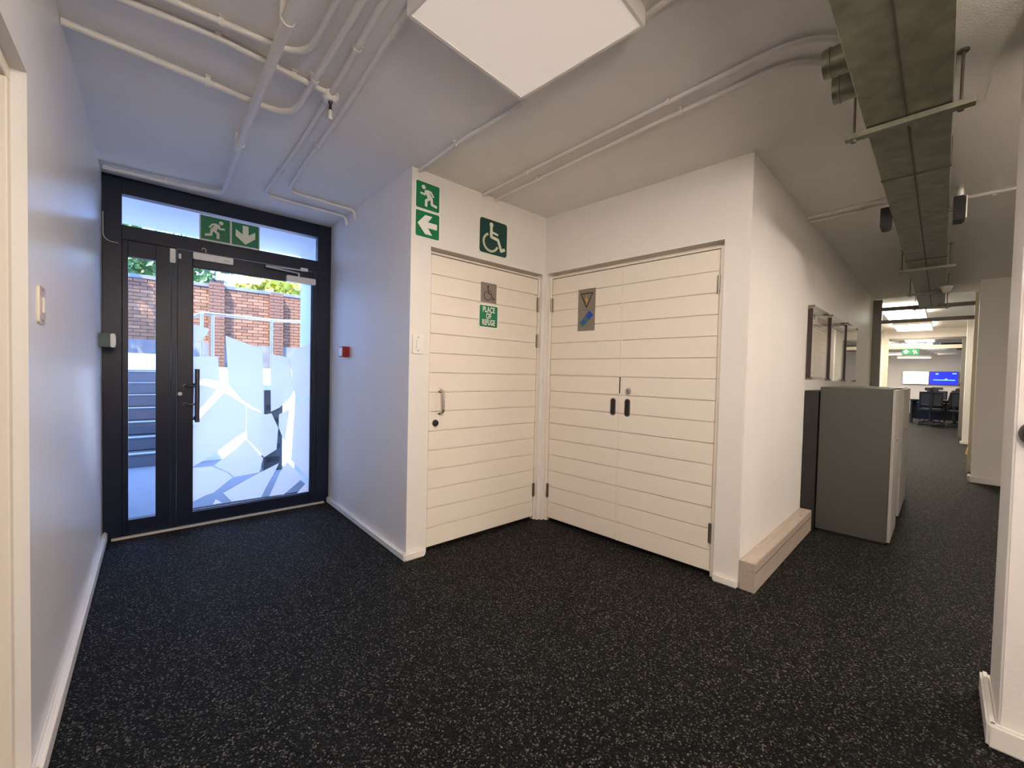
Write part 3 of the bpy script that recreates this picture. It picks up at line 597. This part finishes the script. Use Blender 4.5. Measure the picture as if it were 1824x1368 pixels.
# ------------------------------------------------------------------ corridor left wall: notices and cabinets
def notice(s0, s1, z0, z1, label, lines):
    t = thing('notice_holder', T(FC, s0, 0, z0), label, 'notice', )
    w, h = s1 - s0, z1 - z0
    MB().box(0, w, -0.040, -0.036, 0, h).obj('acrylic_sheet', ACRYL, t)
    MB().box(0, 0.012, -0.036, -0.004, 0.015, h - 0.03).obj('edge_shade', mat('edge_shade_brown', (0.035, 0.022, 0.018), 0.5), t)  # dark strip for the sheet edge and the shadow between sheet and wall
    p = MB().box(0.03, w - 0.03, -0.034, -0.031, 0.03, h - 0.05).obj('paper', PAPER, t)
    for kind, rows in lines.items():
        m = MB()
        for (x0, x1, z, th) in rows: m.box(0.03 + x0 * (w - .06), 0.03 + x1 * (w - .06), -0.0347, -0.034, 0.03 + z * (h - .08), 0.03 + z * (h - .08) + th)
        m.obj('print', INK if kind == 'r' else INKD, p, kind='stuff')
    for x in (0.012, w - 0.012):
        for z in (0.012, h - 0.012): MB().cyl((x, -0.046, z), (x, -0.001, z), 0.010, 12).obj('standoff', DSTEEL, t, smooth=True)
rl = lambda n, z0, z1, sd: [(0.08, 0.08 + 0.85 * random.Random(sd + i).uniform(0.45, 1.0), z0 + (z1 - z0) * i / n, 0.004) for i in range(n)]
notice(1.52, 2.18, 1.255, 1.885, 'nearest framed notice on the corridor wall, with lines of reddish print', {'r': rl(26, 0.03, 0.72, 1) + [(0.3, 0.95, 0.86, 0.05)], 'd': [(0.03, 0.12, 0.88, 0.04), (0.03, 0.97, 0.79, 0.006), (0.03, 0.97, 0.75, 0.006)]})
notice(2.36, 3.14, 1.250, 1.900, 'middle framed notice on the corridor wall, mostly blank with a dark heading', {'r': rl(8, 0.05, 0.28, 40), 'd': [(0.3, 0.9, 0.92, 0.012), (0.05, 0.95, 0.86, 0.02)]})
notice(3.30, 4.08, 1.245, 1.920, 'farthest framed notice on the corridor wall, blank curled sheet', {'r': rl(3, 0.70, 0.78, 70)})

def cabinet(s0, s1, label):
    t = thing('filing_cabinet', T(FC, s0, 0, 0), label, 'cabinet', 'grey filing cabinets')
    w = s1 - s0
    MB().box(0, w, -0.548, -0.105, 0.02, 1.198).bevel(0.003, 1).obj('body', CAB, t)
    MB().box(0.01, w - 0.01, -0.53, -0.12, 0.0, 0.02).obj('plinth', BLACK, t)
    for k in range(2):
        a, b = 0.004 + k * w / 2, (k + 1) * w / 2 - 0.004
        d = MB().box(a, b, -0.568, -0.549, 0.03, 1.190).bevel(0.002, 1).obj('cabinet_door', CABF, t)
    MB().lathe([(0.0, 0.006), (0.008, 0.006), (0.011, 0.0)], (w / 2 - 0.03, -0.568, 0.80), (0, -1, 0)).obj('lock', CHROME, d, smooth=True)
    return t
cabinet(1.545, 2.12, 'dark grey metal cabinet nearest the plank doors, in front of the notices')
cabinet(2.46, 3.55, 'second grey metal cabinet, farther along the corridor')
t = thing('gap_filler', T(FC, 1.52, 0, 0), 'black filler for the shaded gap between the corridor wall and the nearest cabinet', 'filler')
MB().box(0, 0.60, -0.098, -0.004, 0.0, 1.165).bevel(0.003, 1).obj('panel', BLACK, t)  # black box in the gap, its shade put into the colour

# black round thing on the near right pier
t = thing('wall_fixture', T(FC, -0.486, -1.030, 1.09), 'black rounded fixture on the near right pier at the frame edge', 'fixture')
MB().lathe([(0.046, 0.0), (0.046, 0.02), (0.040, 0.035), (0.0, 0.04)], (0, 0, 0), (-1, 0, 0)).obj('body', BLACK, t, smooth=True)

# ------------------------------------------------------------------ glass partition and the corridor beyond
t = thing('glass_partition', T(FC, 6.10, 0, 0), 'aluminium framed glass partition across the corridor end', 'partition')
MB().box(-0.03, 0.04, -0.108, 0.0, 0, 2.55).obj('post', ALU, t)
MB().box(-0.03, 0.04, -1.14, -1.09, 0, 2.55).obj('post', CREAM, t)
MB().box(-0.03, 0.04, -1.09, -0.108, 2.372, 2.425).obj('head_rail', ALU, t)
MB().box(-0.03, 0.04, -1.09, -0.108, 2.175, 2.225).obj('transom_rail', ALU, t)
MB().box(0.0, 0.006, -1.09, -0.108, 2.225, 2.372).obj('glass_pane', GLASS, t)
MB().box(0.0, 0.006, -1.09, -0.108, 2.425, 2.565).obj('glass_pane', GLASS, t)
MB().box(6.2, 12.0, 0.30, 0.42, 0, H).obj('wall_beyond_left', WALL, M=FC, kind='structure')
MB().box(6.06, 6.2, 0.0, 0.42, 0, H).obj('wall_beyond_return', WALL, M=FC, kind='structure')
MB().box(10.0, 10.15, -3.4, -1.13, 0, H).obj('wall_beyond_right', WALL, M=FC, kind='structure')
MB().box(5.35, 12.2, -3.5, -3.35, 0, H).obj('wall_beyond_side', WALL, M=FC, kind='structure')
skirting('baseboard_beyond', FC, [(9.97, 10.0, -3.35, -1.10)], h=0.07)
t = thing('doorway_frame', T(FC, 11.5, 0, 0), 'cream aluminium doorway frame with glazed transom before the far office', 'door frame')
MB().box(-0.04, 0.04, -1.165, -1.10, 0, 2.35).obj('jamb', ALU, t)
MB().box(-0.04, 0.04, 0.16, 0.25, 0, 2.35).obj('jamb', CREAM, t)
MB().box(-0.04, 0.04, -1.10, 0.16, 2.085, 2.17).obj('head_rail', CREAM, t)
MB().box(-0.04, 0.04, -1.10, 0.16, 2.30, 2.35).obj('top_rail', ALU, t)
MB().box(0.0, 0.006, -1.10, 0.16, 2.17, 2.30).obj('glass_pane', GLASS, t)
w = MB(); w.box(11.47, 11.6, -3.4, -1.166, 0, H); w.box(11.47, 11.6, 0.251, 0.42, 0, H); w.box(11.48, 11.6, -1.165, 0.25, 2.351, H)
w.obj('wall_office_front', WALL, M=FC, kind='structure')
t = thing('exit_sign', T(FC, 11.3, 0, 1.925), 'small green exit sign with arrow and figure in the far doorway', 'sign')
MB().box(0, 0.02, -0.405, -0.095, 0, 0.155).obj('housing', GREEN, t)
CF = lambda a, b: (a, b)
m = MB(); m.prism([(-0.11 - 0.12 * a, 0.02 + 0.12 * b) for a, b in (ARROW[0], ARROW[1], ARROW[2], ARROW[3], ARROW[6], ARROW[7], ARROW[8])], -0.002, -0.0002, to=lambda a, y, b: (y, a, b))
m.prism([(-0.11 - 0.12 * a, 0.02 + 0.12 * b) for a, b in (ARROW[3], ARROW[4], ARROW[5], ARROW[6])], -0.002, -0.0002, to=lambda a, y, b: (y, a, b)); m.obj('arrow', GLOW, t)
m = MB(); X = lambda a, b: (-0.39 + 0.13 * (1 - a), 0.015 + 0.125 * b)
class _S(MB):
    def prism(s, pts, y0, y1, to=None): return MB.prism(s, pts, y0, y1, to=lambda a, y, b: (y, a, b))
m = _S(); runner(m, X, -0.002, -0.0002); m.obj('running_figure', GLOW, t)
for x in (-0.12, -0.38): MB().box(0.005, 0.015, x - 0.004, x + 0.004, 0.155, 0.24).obj('hanger_rod', SILVER, t)
def fpanel(s0, s1, t0, t1, z, label):
    return panel(T(FC, (s0 + s1) / 2, -(t0 + t1) / 2), label, PANEL_FAR, s1 - s0, t1 - t0, z)
fpanel(6.75, 8.15, 0.04, 0.58, 2.52, 'long lit ceiling panel just beyond the glass partition')
fpanel(9.4, 10.9, 0.02, 0.62, 2.54, 'long lit ceiling panel in front of the far doorway')
fpanel(14.0, 15.2, -0.02, 0.62, H, 'lit ceiling panel seen through the far doorway transom')
# far office
MB().box(21.0, 21.15, -3.5, 2.2, 0, H).obj('wall_office_end', WALL, M=FC, kind='structure')
MB().box(11.6, 21.0, 2.0, 2.15, 0, H).obj('wall_office_left', WALL, M=FC, kind='structure')
MB().box(11.6, 21.0, -3.5, -3.35, 0, H).obj('wall_office_right', WALL, M=FC, kind='structure')
fpanel(15.5, 16.1, -1.2, -0.6, 2.40, 'lit ceiling panel at upper left of the far office')
fpanel(17.0, 17.6, -1.0, 0.0, 2.30, 'hung lit panel over the middle of the far office')
fpanel(18.6, 19.2, -0.4, 0.5, 2.25, 'hung lit panel nearest the wall screens')
for i in range(7):
    t = thing('ceiling_baffle', T(FC, 13.6 + i * 0.9, -0.45 - 0.075 * i, 2.30), 'pale ceiling baffle in the far office, ' + ('nearest of the row', 'second of the row', 'third of the row', 'middle of the row', 'third from the far end', 'second from the far end', 'farthest of the row')[i], 'baffle', 'row of pale ceiling baffles in the far office')
    MB().box(0, 0.10, -0.24, 0.24, 0, 0.06).obj('slat', SIGNW, t)
    MB().cyl((0.05, 0, 0.06), (0.05, 0, H - 2.302), 0.006, 6).obj('rod', DSTEEL, t)
for i, (s, y, l) in enumerate(((14.5, -1.15, 'dark suspended service tray at right of the far office ceiling, nearer'), (16.5, -1.5, 'dark suspended service tray at right of the far office ceiling, farther'), (15.6, 0.2, 'dark suspended service tray at left of the far office ceiling'))):
    t = thing('service_tray', T(FC, s, y, 2.36), l, 'tray')
    MB().box(0, 0.8, -0.4, 0.4, 0, 0.06).obj('tray', DESK, t)
    for a in (0.1, 0.7): MB().cyl((a, 0, 0.06), (a, 0, H - 2.362), 0.008, 6).obj('rod', DSTEEL, t)
t = thing('wall_screen', T(FC, 20.9, 0, 1.20), 'bright white wall screen at the end of the far office', 'screen')
MB().box(0, 0.08, -0.435, 0.33, 0, 0.52).obj('bezel', BLACK, t); MB().box(-0.004, 0, -0.428, 0.323, 0.008, 0.512).obj('display', SCR_W, t)
t = thing('wall_screen', T(FC, 20.9, 0, 1.20), 'blue wall screen with pale graphics beside the white one', 'screen')
MB().box(0, 0.08, -1.235, -0.445, 0, 0.52).obj('bezel', BLACK, t); d = MB().box(-0.004, 0, -1.228, -0.452, 0.008, 0.512).obj('display', SCR_B, t)
m = MB(); m.box(-0.007, -0.004, -1.16, -0.56, 0.17, 0.20); m.box(-0.007, -0.004, -0.70, -0.62, 0.40, 0.45); m.box(-0.007, -0.004, -1.19, -1.08, 0.42, 0.46); m.box(-0.007, -0.004, -0.95, -0.88, 0.20, 0.24); m.obj('graphic', SCR_C, d)
t = thing('office_desk', T(FC, 15.3, 0, 0), 'black office desk in the far room', 'desk')
MB().box(0, 0.8, -1.6, -0.1, 0.70, 0.74).obj('desktop', DESK, t); MB().box(0.3, 0.34, -1.55, -0.15, 0.12, 0.70).obj('modesty_panel', DESK, t)
for y in (-1.55, -0.19): MB().box(0.05, 0.75, y, y + 0.05, 0, 0.70).obj('leg', DESK, t)
def office_chair(s, y, rot, label):
    t = thing('office_chair', T(FC, s, y, 0, rot), label, 'chair')
    MB().box(-0.24, 0.24, -0.24, 0.24, 0.42, 0.50).bevel(0.03, 3).obj('seat', DESK, t, smooth=True)
    bk = MB().obox(-0.25, 0.25, -0.27, -0.235, 0.58, 1.0, -0.21, 0.21, 0.62, 0.96).bevel(0.01, 1).obj('back_frame', DESK, t)
    MB().box(-0.21, 0.21, -0.258, -0.25, 0.62, 0.96).obj('back_mesh', MESHB, bk)
    MB().box(-0.03, 0.03, -0.285, -0.258, 0.45, 1.10).obj('spine', DESK, t)
    MB().box(-0.14, 0.14, -0.275, -0.235, 1.03, 1.12).bevel(0.01, 2).obj('headrest', MESHB, t, smooth=True)
    for x in (-0.29, 0.25): MB().box(x, x + 0.04, -0.16, 0.14, 0.64, 0.67).box(x, x + 0.04, -0.02, 0.02, 0.44, 0.64).obj('armrest', DESK, t)
    MB().cyl((0, 0, 0.10), (0, 0, 0.42), 0.03).obj('gas_column', DESK, t)
    for k in range(5):
        a = 2 * PI * k / 5; MB().tube([(0, 0, 0.12), (0.30 * math.cos(a), 0.30 * math.sin(a), 0.07)], 0.018, 8).obj('base_spoke', DESK, t)
        MB().cyl((0.30 * math.cos(a) - 0.012, 0.30 * math.sin(a), 0.03), (0.30 * math.cos(a) + 0.012, 0.30 * math.sin(a), 0.03), 0.03, 12).obj('castor', DESK, t)
office_chair(14.85, -0.60, -90, 'black mesh office chair with headrest facing the blue screen')
office_chair(16.7, -0.62, 70, 'black office chair on the far side of the desk')
office_chair(15.9 - 1.1, -1.22, -90, 'black office chair under the seated person')
# seated person
def person(M, label):
    t = thing('person', M, label, 'person')
    V = {'pel': (0, 0, 0.56), 'sp': (0.03, 0, 0.76), 'ch': (0.06, 0, 0.95), 'nk': (0.08, 0, 1.06), 'hl': (0, 0.10, 0.55), 'hr': (0, -0.10, 0.55), 'kl': (0.42, 0.12, 0.55), 'kr': (0.42, -0.12, 0.55), 'al': (0.40, 0.12, 0.10), 'ar': (0.40, -0.12, 0.10), 'tl': (0.52, 0.12, 0.05), 'tr': (0.52, -0.12, 0.05),
         'sl': (0.05, 0.18, 1.0), 'sr': (0.05, -0.18, 1.0), 'el': (0.12, 0.24, 0.76), 'er': (0.12, -0.24, 0.76), 'wl': (0.36, 0.18, 0.78), 'wr': (0.36, -0.18, 0.78)}
    Rr = {'pel': .14, 'sp': .125, 'ch': .14, 'nk': .055, 'hl': .09, 'hr': .09, 'kl': .065, 'kr': .065, 'al': .04, 'ar': .04, 'tl': .035, 'tr': .035, 'sl': .065, 'sr': .065, 'el': .045, 'er': .045, 'wl': .03, 'wr': .03}
    E = [('pel', 'sp'), ('sp', 'ch'), ('ch', 'nk'), ('pel', 'hl'), ('pel', 'hr'), ('hl', 'kl'), ('hr', 'kr'), ('kl', 'al'), ('kr', 'ar'), ('al', 'tl'), ('ar', 'tr'), ('ch', 'sl'), ('ch', 'sr'), ('sl', 'el'), ('sr', 'er'), ('el', 'wl'), ('er', 'wr')]
    ks = list(V); me = bpy.data.meshes.new('body'); me.from_pydata([V[k] for k in ks], [(ks.index(a), ks.index(b)) for a, b in E], []); me.materials.append(DESK)
    o = bpy.data.objects.new('body', me); COL.objects.link(o); o.parent = t
    md = o.modifiers.new('skin', 'SKIN'); o.modifiers.new('sub', 'SUBSURF').levels = 2; o.modifiers['sub'].render_levels = 2
    for i, k in enumerate(ks): me.skin_vertices[0].data[i].radius = (Rr[k], Rr[k])
    me.skin_vertices[0].data[0].use_root = True
    hd = MB().lathe([(0.03, 0.0), (0.055, 0.02), (0.075, 0.07), (0.085, 0.13), (0.078, 0.19), (0.05, 0.23), (0.0, 0.24)], (0.11, 0, 1.06), (0.12, 0, 1), n=18)
    hd.lathe([(0.010, 0), (0.014, 0.02), (0.0, 0.03)], (0.19, 0, 1.145), (1, 0, 0), n=8)
    for y in (0.083, -0.083): hd.lathe([(0.012, 0), (0.02, 0.006), (0.0, 0.010)], (0.115, y, 1.16), (0, y, 0), n=8)
    hd.obj('head', SKIN, t, smooth=True)
    MB().lathe([(0.088, 0.13), (0.090, 0.17), (0.078, 0.215), (0.05, 0.248), (0.0, 0.258)], (0.098, 0, 1.06), (0.08, 0, 1), n=18).obj('hair', mat('hair', (0.02, 0.015, 0.01), 0.7), t, smooth=True)
    for y in (0.18, -0.18):
        h = MB(); h.lathe([(0.022, 0), (0.034, 0.03), (0.036, 0.07), (0.02, 0.09)], (0.36, y, 0.775), (1, 0, -0.05), n=10)
        for q in range(4): h.tube([(0.44, y - 0.027 + q * 0.018, 0.772), (0.49 - abs(q - 1.4) * 0.008, y - 0.028 + q * 0.019, 0.768), (0.515 - abs(q - 1.4) * 0.01, y - 0.028 + q * 0.019, 0.755)], 0.0085, 6)
        h.tube([(0.39, y + 0.025, 0.772), (0.43, y + 0.055, 0.765), (0.455, y + 0.06, 0.755)], 0.0095, 6); h.obj('hand', SKIN, t, smooth=True)
person(T(FC, 14.8, -1.22, 0), 'person in dark clothes seated at the far office desk')
t = thing('floor_marker', T(FC, 8.2, -1.235, 0), 'small yellow floor marker below the far right wall', 'marker')
MB().prism([(0.0, 0), (0.12, 0), (0.10, 0.12), (0.02, 0.12)], 0, 0.10, to=lambda a, y, b: (y, -0.02 + a, b)).obj('body', YELLOW, t)
MB().box(0.02, 0.08, 0.03, 0.05, 0.12, 0.14).obj('handle', YELLOW, t)

# ------------------------------------------------------------------ outdoors
MB().box(-0.6, 1.55, 0.03, 2.80, -0.12, -0.004).obj('landing', CONC, M=FG, kind='structure')
MB().box(0.02, 1.48, 0.036, 0.45, -0.004, 0.006).obj('door_mat', CARPET, M=FG)
tag(bpy.data.objects['door_mat'], 'dark door mat just outside the glazed entrance', 'mat')
MB().box(-2.2, 2.2, 0.10, 1.0, 2.50, 2.85).obj('canopy', RENDERW, M=FG, kind='structure')
MB().box(1.53, 1.70, 0.04, 1.0, -0.1, 2.50).obj('wall_outside_right', RENDERW, M=FG, kind='structure')
MB().box(-0.55, -0.38, 0.04, 5.2, -0.1, 2.55).obj('wall_shading_left', RENDERW, M=FG, kind='structure')  # unseen wall, put in and sized to shade the stairs
t = thing('staircase', FG, 'outdoor stair climbing away beyond the sidelight, dark risers with pale nosings', 'stairs')
for k in range(7):
    st = MB().box(-0.38, 0.62, 2.70 + 0.3 * k, 5.1, 0.165 * k, 0.165 * (k + 1) - 0.012).obj('step', STEPM, t)
    MB().box(-0.38, 0.62, 2.685 + 0.3 * k, 2.76 + 0.3 * k, 0.165 * (k + 1) - 0.012, 0.165 * (k + 1)).obj('nosing', NOSE, st)
te = MB(); te.box(0.63, 9.0, 2.78, 9.6, -0.1, 1.20); te.box(-6.0, 0.63, 5.1, 9.6, -0.1, 1.165); te.obj('terrace', CONC, M=FG, kind='structure')
MB().box(0.63, 3.2, 2.68, 2.78, -0.1, 1.24).box(1.53, 3.2, 1.0, 1.2, -0.1, 1.24).obj('wall_retaining', RENDERW, M=FG, kind='structure')
MB().box(-6, 0.4, 6.2, 6.35, 1.165, 1.46).obj('wall_kerb', RENDERW, M=FG, kind='structure')
MB().box(-6, 9.0, 7.9, 8.3, 1.16, 1.80).obj('wall_plinth', PLINTH, M=FG, kind='structure')
t = thing('brick_wall', FG, 'tall weathered red brick boundary wall beyond the railing', 'wall')
MB().box(-6, 9, 8.03, 8.25, 1.80, 3.12).obj('mortar_core', MORTAR, t)
MB().box(-6, 9, 7.97, 8.31, 3.12, 3.20).obj('coping', PLINTH, t)
bsrc = [MB().box(0, 0.222, 0, 0.06, 0, 0.066).obj('brick', m_, t) for m_ in BR]
bmesh_data = [o.data for o in bsrc]
first = True; nb = 0; rest = MB()
rows = 17
for r in range(rows):
    z = 1.802 + r * 0.0776; x = -6 + (0.116 if r % 2 else 0)
    while x < 8.75:
        vis = -0.15 < x < 2.95 and True
        yy = 7.985 + rnd.uniform(0, 0.006)
        if vis and nb < 297:
            k = rnd.choice((0, 0, 1, 2, 2))
            if nb < 3: o = bsrc[nb]
            else: o = bpy.data.objects.new('brick', bmesh_data[k]); COL.objects.link(o); o.parent = t
            o.location = (x, yy, z); nb += 1
        else: rest.box(x, x + 0.222, yy, yy + 0.06, z, z + 0.066)
        x += 0.2325
rest.obj('bricks', BR[0], t, kind='stuff')
for i, (x, z1) in enumerate(((1.50, 3.28), (2.75, 3.15), (-1.2, 3.2))):
    pr = MB().box(x - 0.13, x + 0.13, 7.84, 7.985, 1.2, z1).obj('brick_pier', MORTAR, t)
    q = MB(); zz = 1.21; k = 0
    while zz < z1 - 0.06:
        for a, b in (((-0.145, 0.075), (0.083, 0.145)) if k % 2 else ((-0.145, -0.083), (-0.075, 0.145))): q.box(x + a, x + b, 7.825, 7.98, zz, zz + 0.066)
        zz += 0.0776; k += 1
    q.obj('bricks', BR[1], pr, kind='stuff')
t = thing('fence_post', T(FG, 1.43, 7.86, 3.10), 'thin electric fence post with insulators on top of the brick wall', 'post')
MB().cyl((0, 0, 0), (0, 0, 0.85), 0.018, 8).obj('post', SILVER, t)
for k in range(7): MB().cyl((-0.02, -0.03, 0.2 + 0.1 * k), (0.02, -0.03, 0.2 + 0.1 * k), 0.02, 8).obj('insulator', BLACK, t)
t = thing('handrail', FG, 'stainless steel handrail with posts along the top of the retaining wall', 'handrail')
MB().tube(fillet([(0.72, 3.25, 1.93), (0.80, 2.90, 1.97), (1.66, 2.90, 1.955), (2.35, 2.90, 1.99)], 0.05), 0.022, 12).obj('rail', STEEL, t, smooth=True)
for x in (0.80, 0.92, 1.63, 2.3): MB().cyl((x, 2.90, 1.20), (x, 2.90, 1.955), 0.020, 12).obj('post', STEEL, t, smooth=True)
t = thing('channel_plate', T(FG, 0.64, 2.66, 1.26), 'dark steel channel lying on the retaining wall edge', 'channel')
MB().box(0, 0.30, 0, 0.10, 0, 0.06).bevel(0.004, 1).obj('web', CAB, t); MB().box(0, 0.30, -0.004, 0, 0.05, 0.06).obj('lip', DSTEEL, t)
t = thing('meter_box', T(FG, 1.30, 1.62, 0), 'tall narrow grey box with dark louvred front by the outdoor wall', 'box')
MB().box(0, 0.20, 0.0, 0.14, 0, 0.98).bevel(0.004, 1).obj('body', CAB, t); MB().box(-0.01, 0.21, -0.02, 0.15, 0.98, 1.04).obj('cap', RENDERW, t)
for k in range(5): MB().box(0.03, 0.17, -0.008, 0.0, 0.10 + k * 0.16, 0.16 + k * 0.16).obj('louvre', BLACK, t)
def tree(x, y, z0, ch, r, m, label, n, trunk=2.0):
    t = thing('tree', T(FG, x, y, z0), label, 'tree', 'trees beyond the brick wall')
    MB().tube([(0, 0, 0), (0.1, 0, trunk * 0.5), (0.0, 0.1, trunk + 0.6)], 0.12, 8).obj('trunk', BARK, t, smooth=True)
    g = random.Random(int(x * 10) + 99); vs = []; fs = []
    for i in range(n):
        a, b, c = g.gauss(0, 1), g.gauss(0, 1), g.gauss(0, 1); l = math.sqrt(a * a + b * b + c * c); k = r * (0.55 + 0.5 * g.random())
        p = Vector((a / l * k, b / l * k, trunk + ch + c / l * k * 0.75)); q = Vector((g.uniform(-1, 1), g.uniform(-1, 1), g.uniform(-1, 1))).normalized(); s = g.uniform(0.07, 0.14)
        u = q.orthogonal().normalized() * s; v = q.cross(u).normalized() * s * 0.6; j = len(vs); vs += [p - u, p + v, p + u, p - v]; fs.append((j, j + 1, j + 2, j + 3))
    me = bpy.data.meshes.new('foliage'); me.from_pydata(vs, [], fs); me.materials.append(m); o = bpy.data.objects.new('foliage', me); COL.objects.link(o); o.parent = t; tag(o, kind='stuff')
tree(-0.8, 10.5, 1.2, 0.9, 1.7, LEAF, 'dense dark green tree behind the brick wall, seen above the sidelight', 2600)
tree(1.2, 12.5, 1.2, 1.4, 1.2, LEAF, 'green tree behind the brick wall, seen top left in the door glass', 900, 1.9)
tree(3.3, 10.6, 1.2, 0.6, 1.1, LEAFY, 'yellow green bush over the brick wall at right of the door glass', 1800, 1.6)
tree(-6.0, 9.8, 1.2, 1.0, 1.8, LEAF, 'dark green tree behind the brick wall, far left', 1200)
tree(-2.5, 6.4, 1.2, 1.0, 1.5, LEAF, 'unseen leafy tree added to shade the brick wall, left of the stairs', 2200, 3.0)  # added out of view so its crown shades the bricks behind the sidelight
MB().box(-30, 30, 9.6, 60, 0.9, 1.1).obj('ground', PLINTH, M=FG, kind='structure')
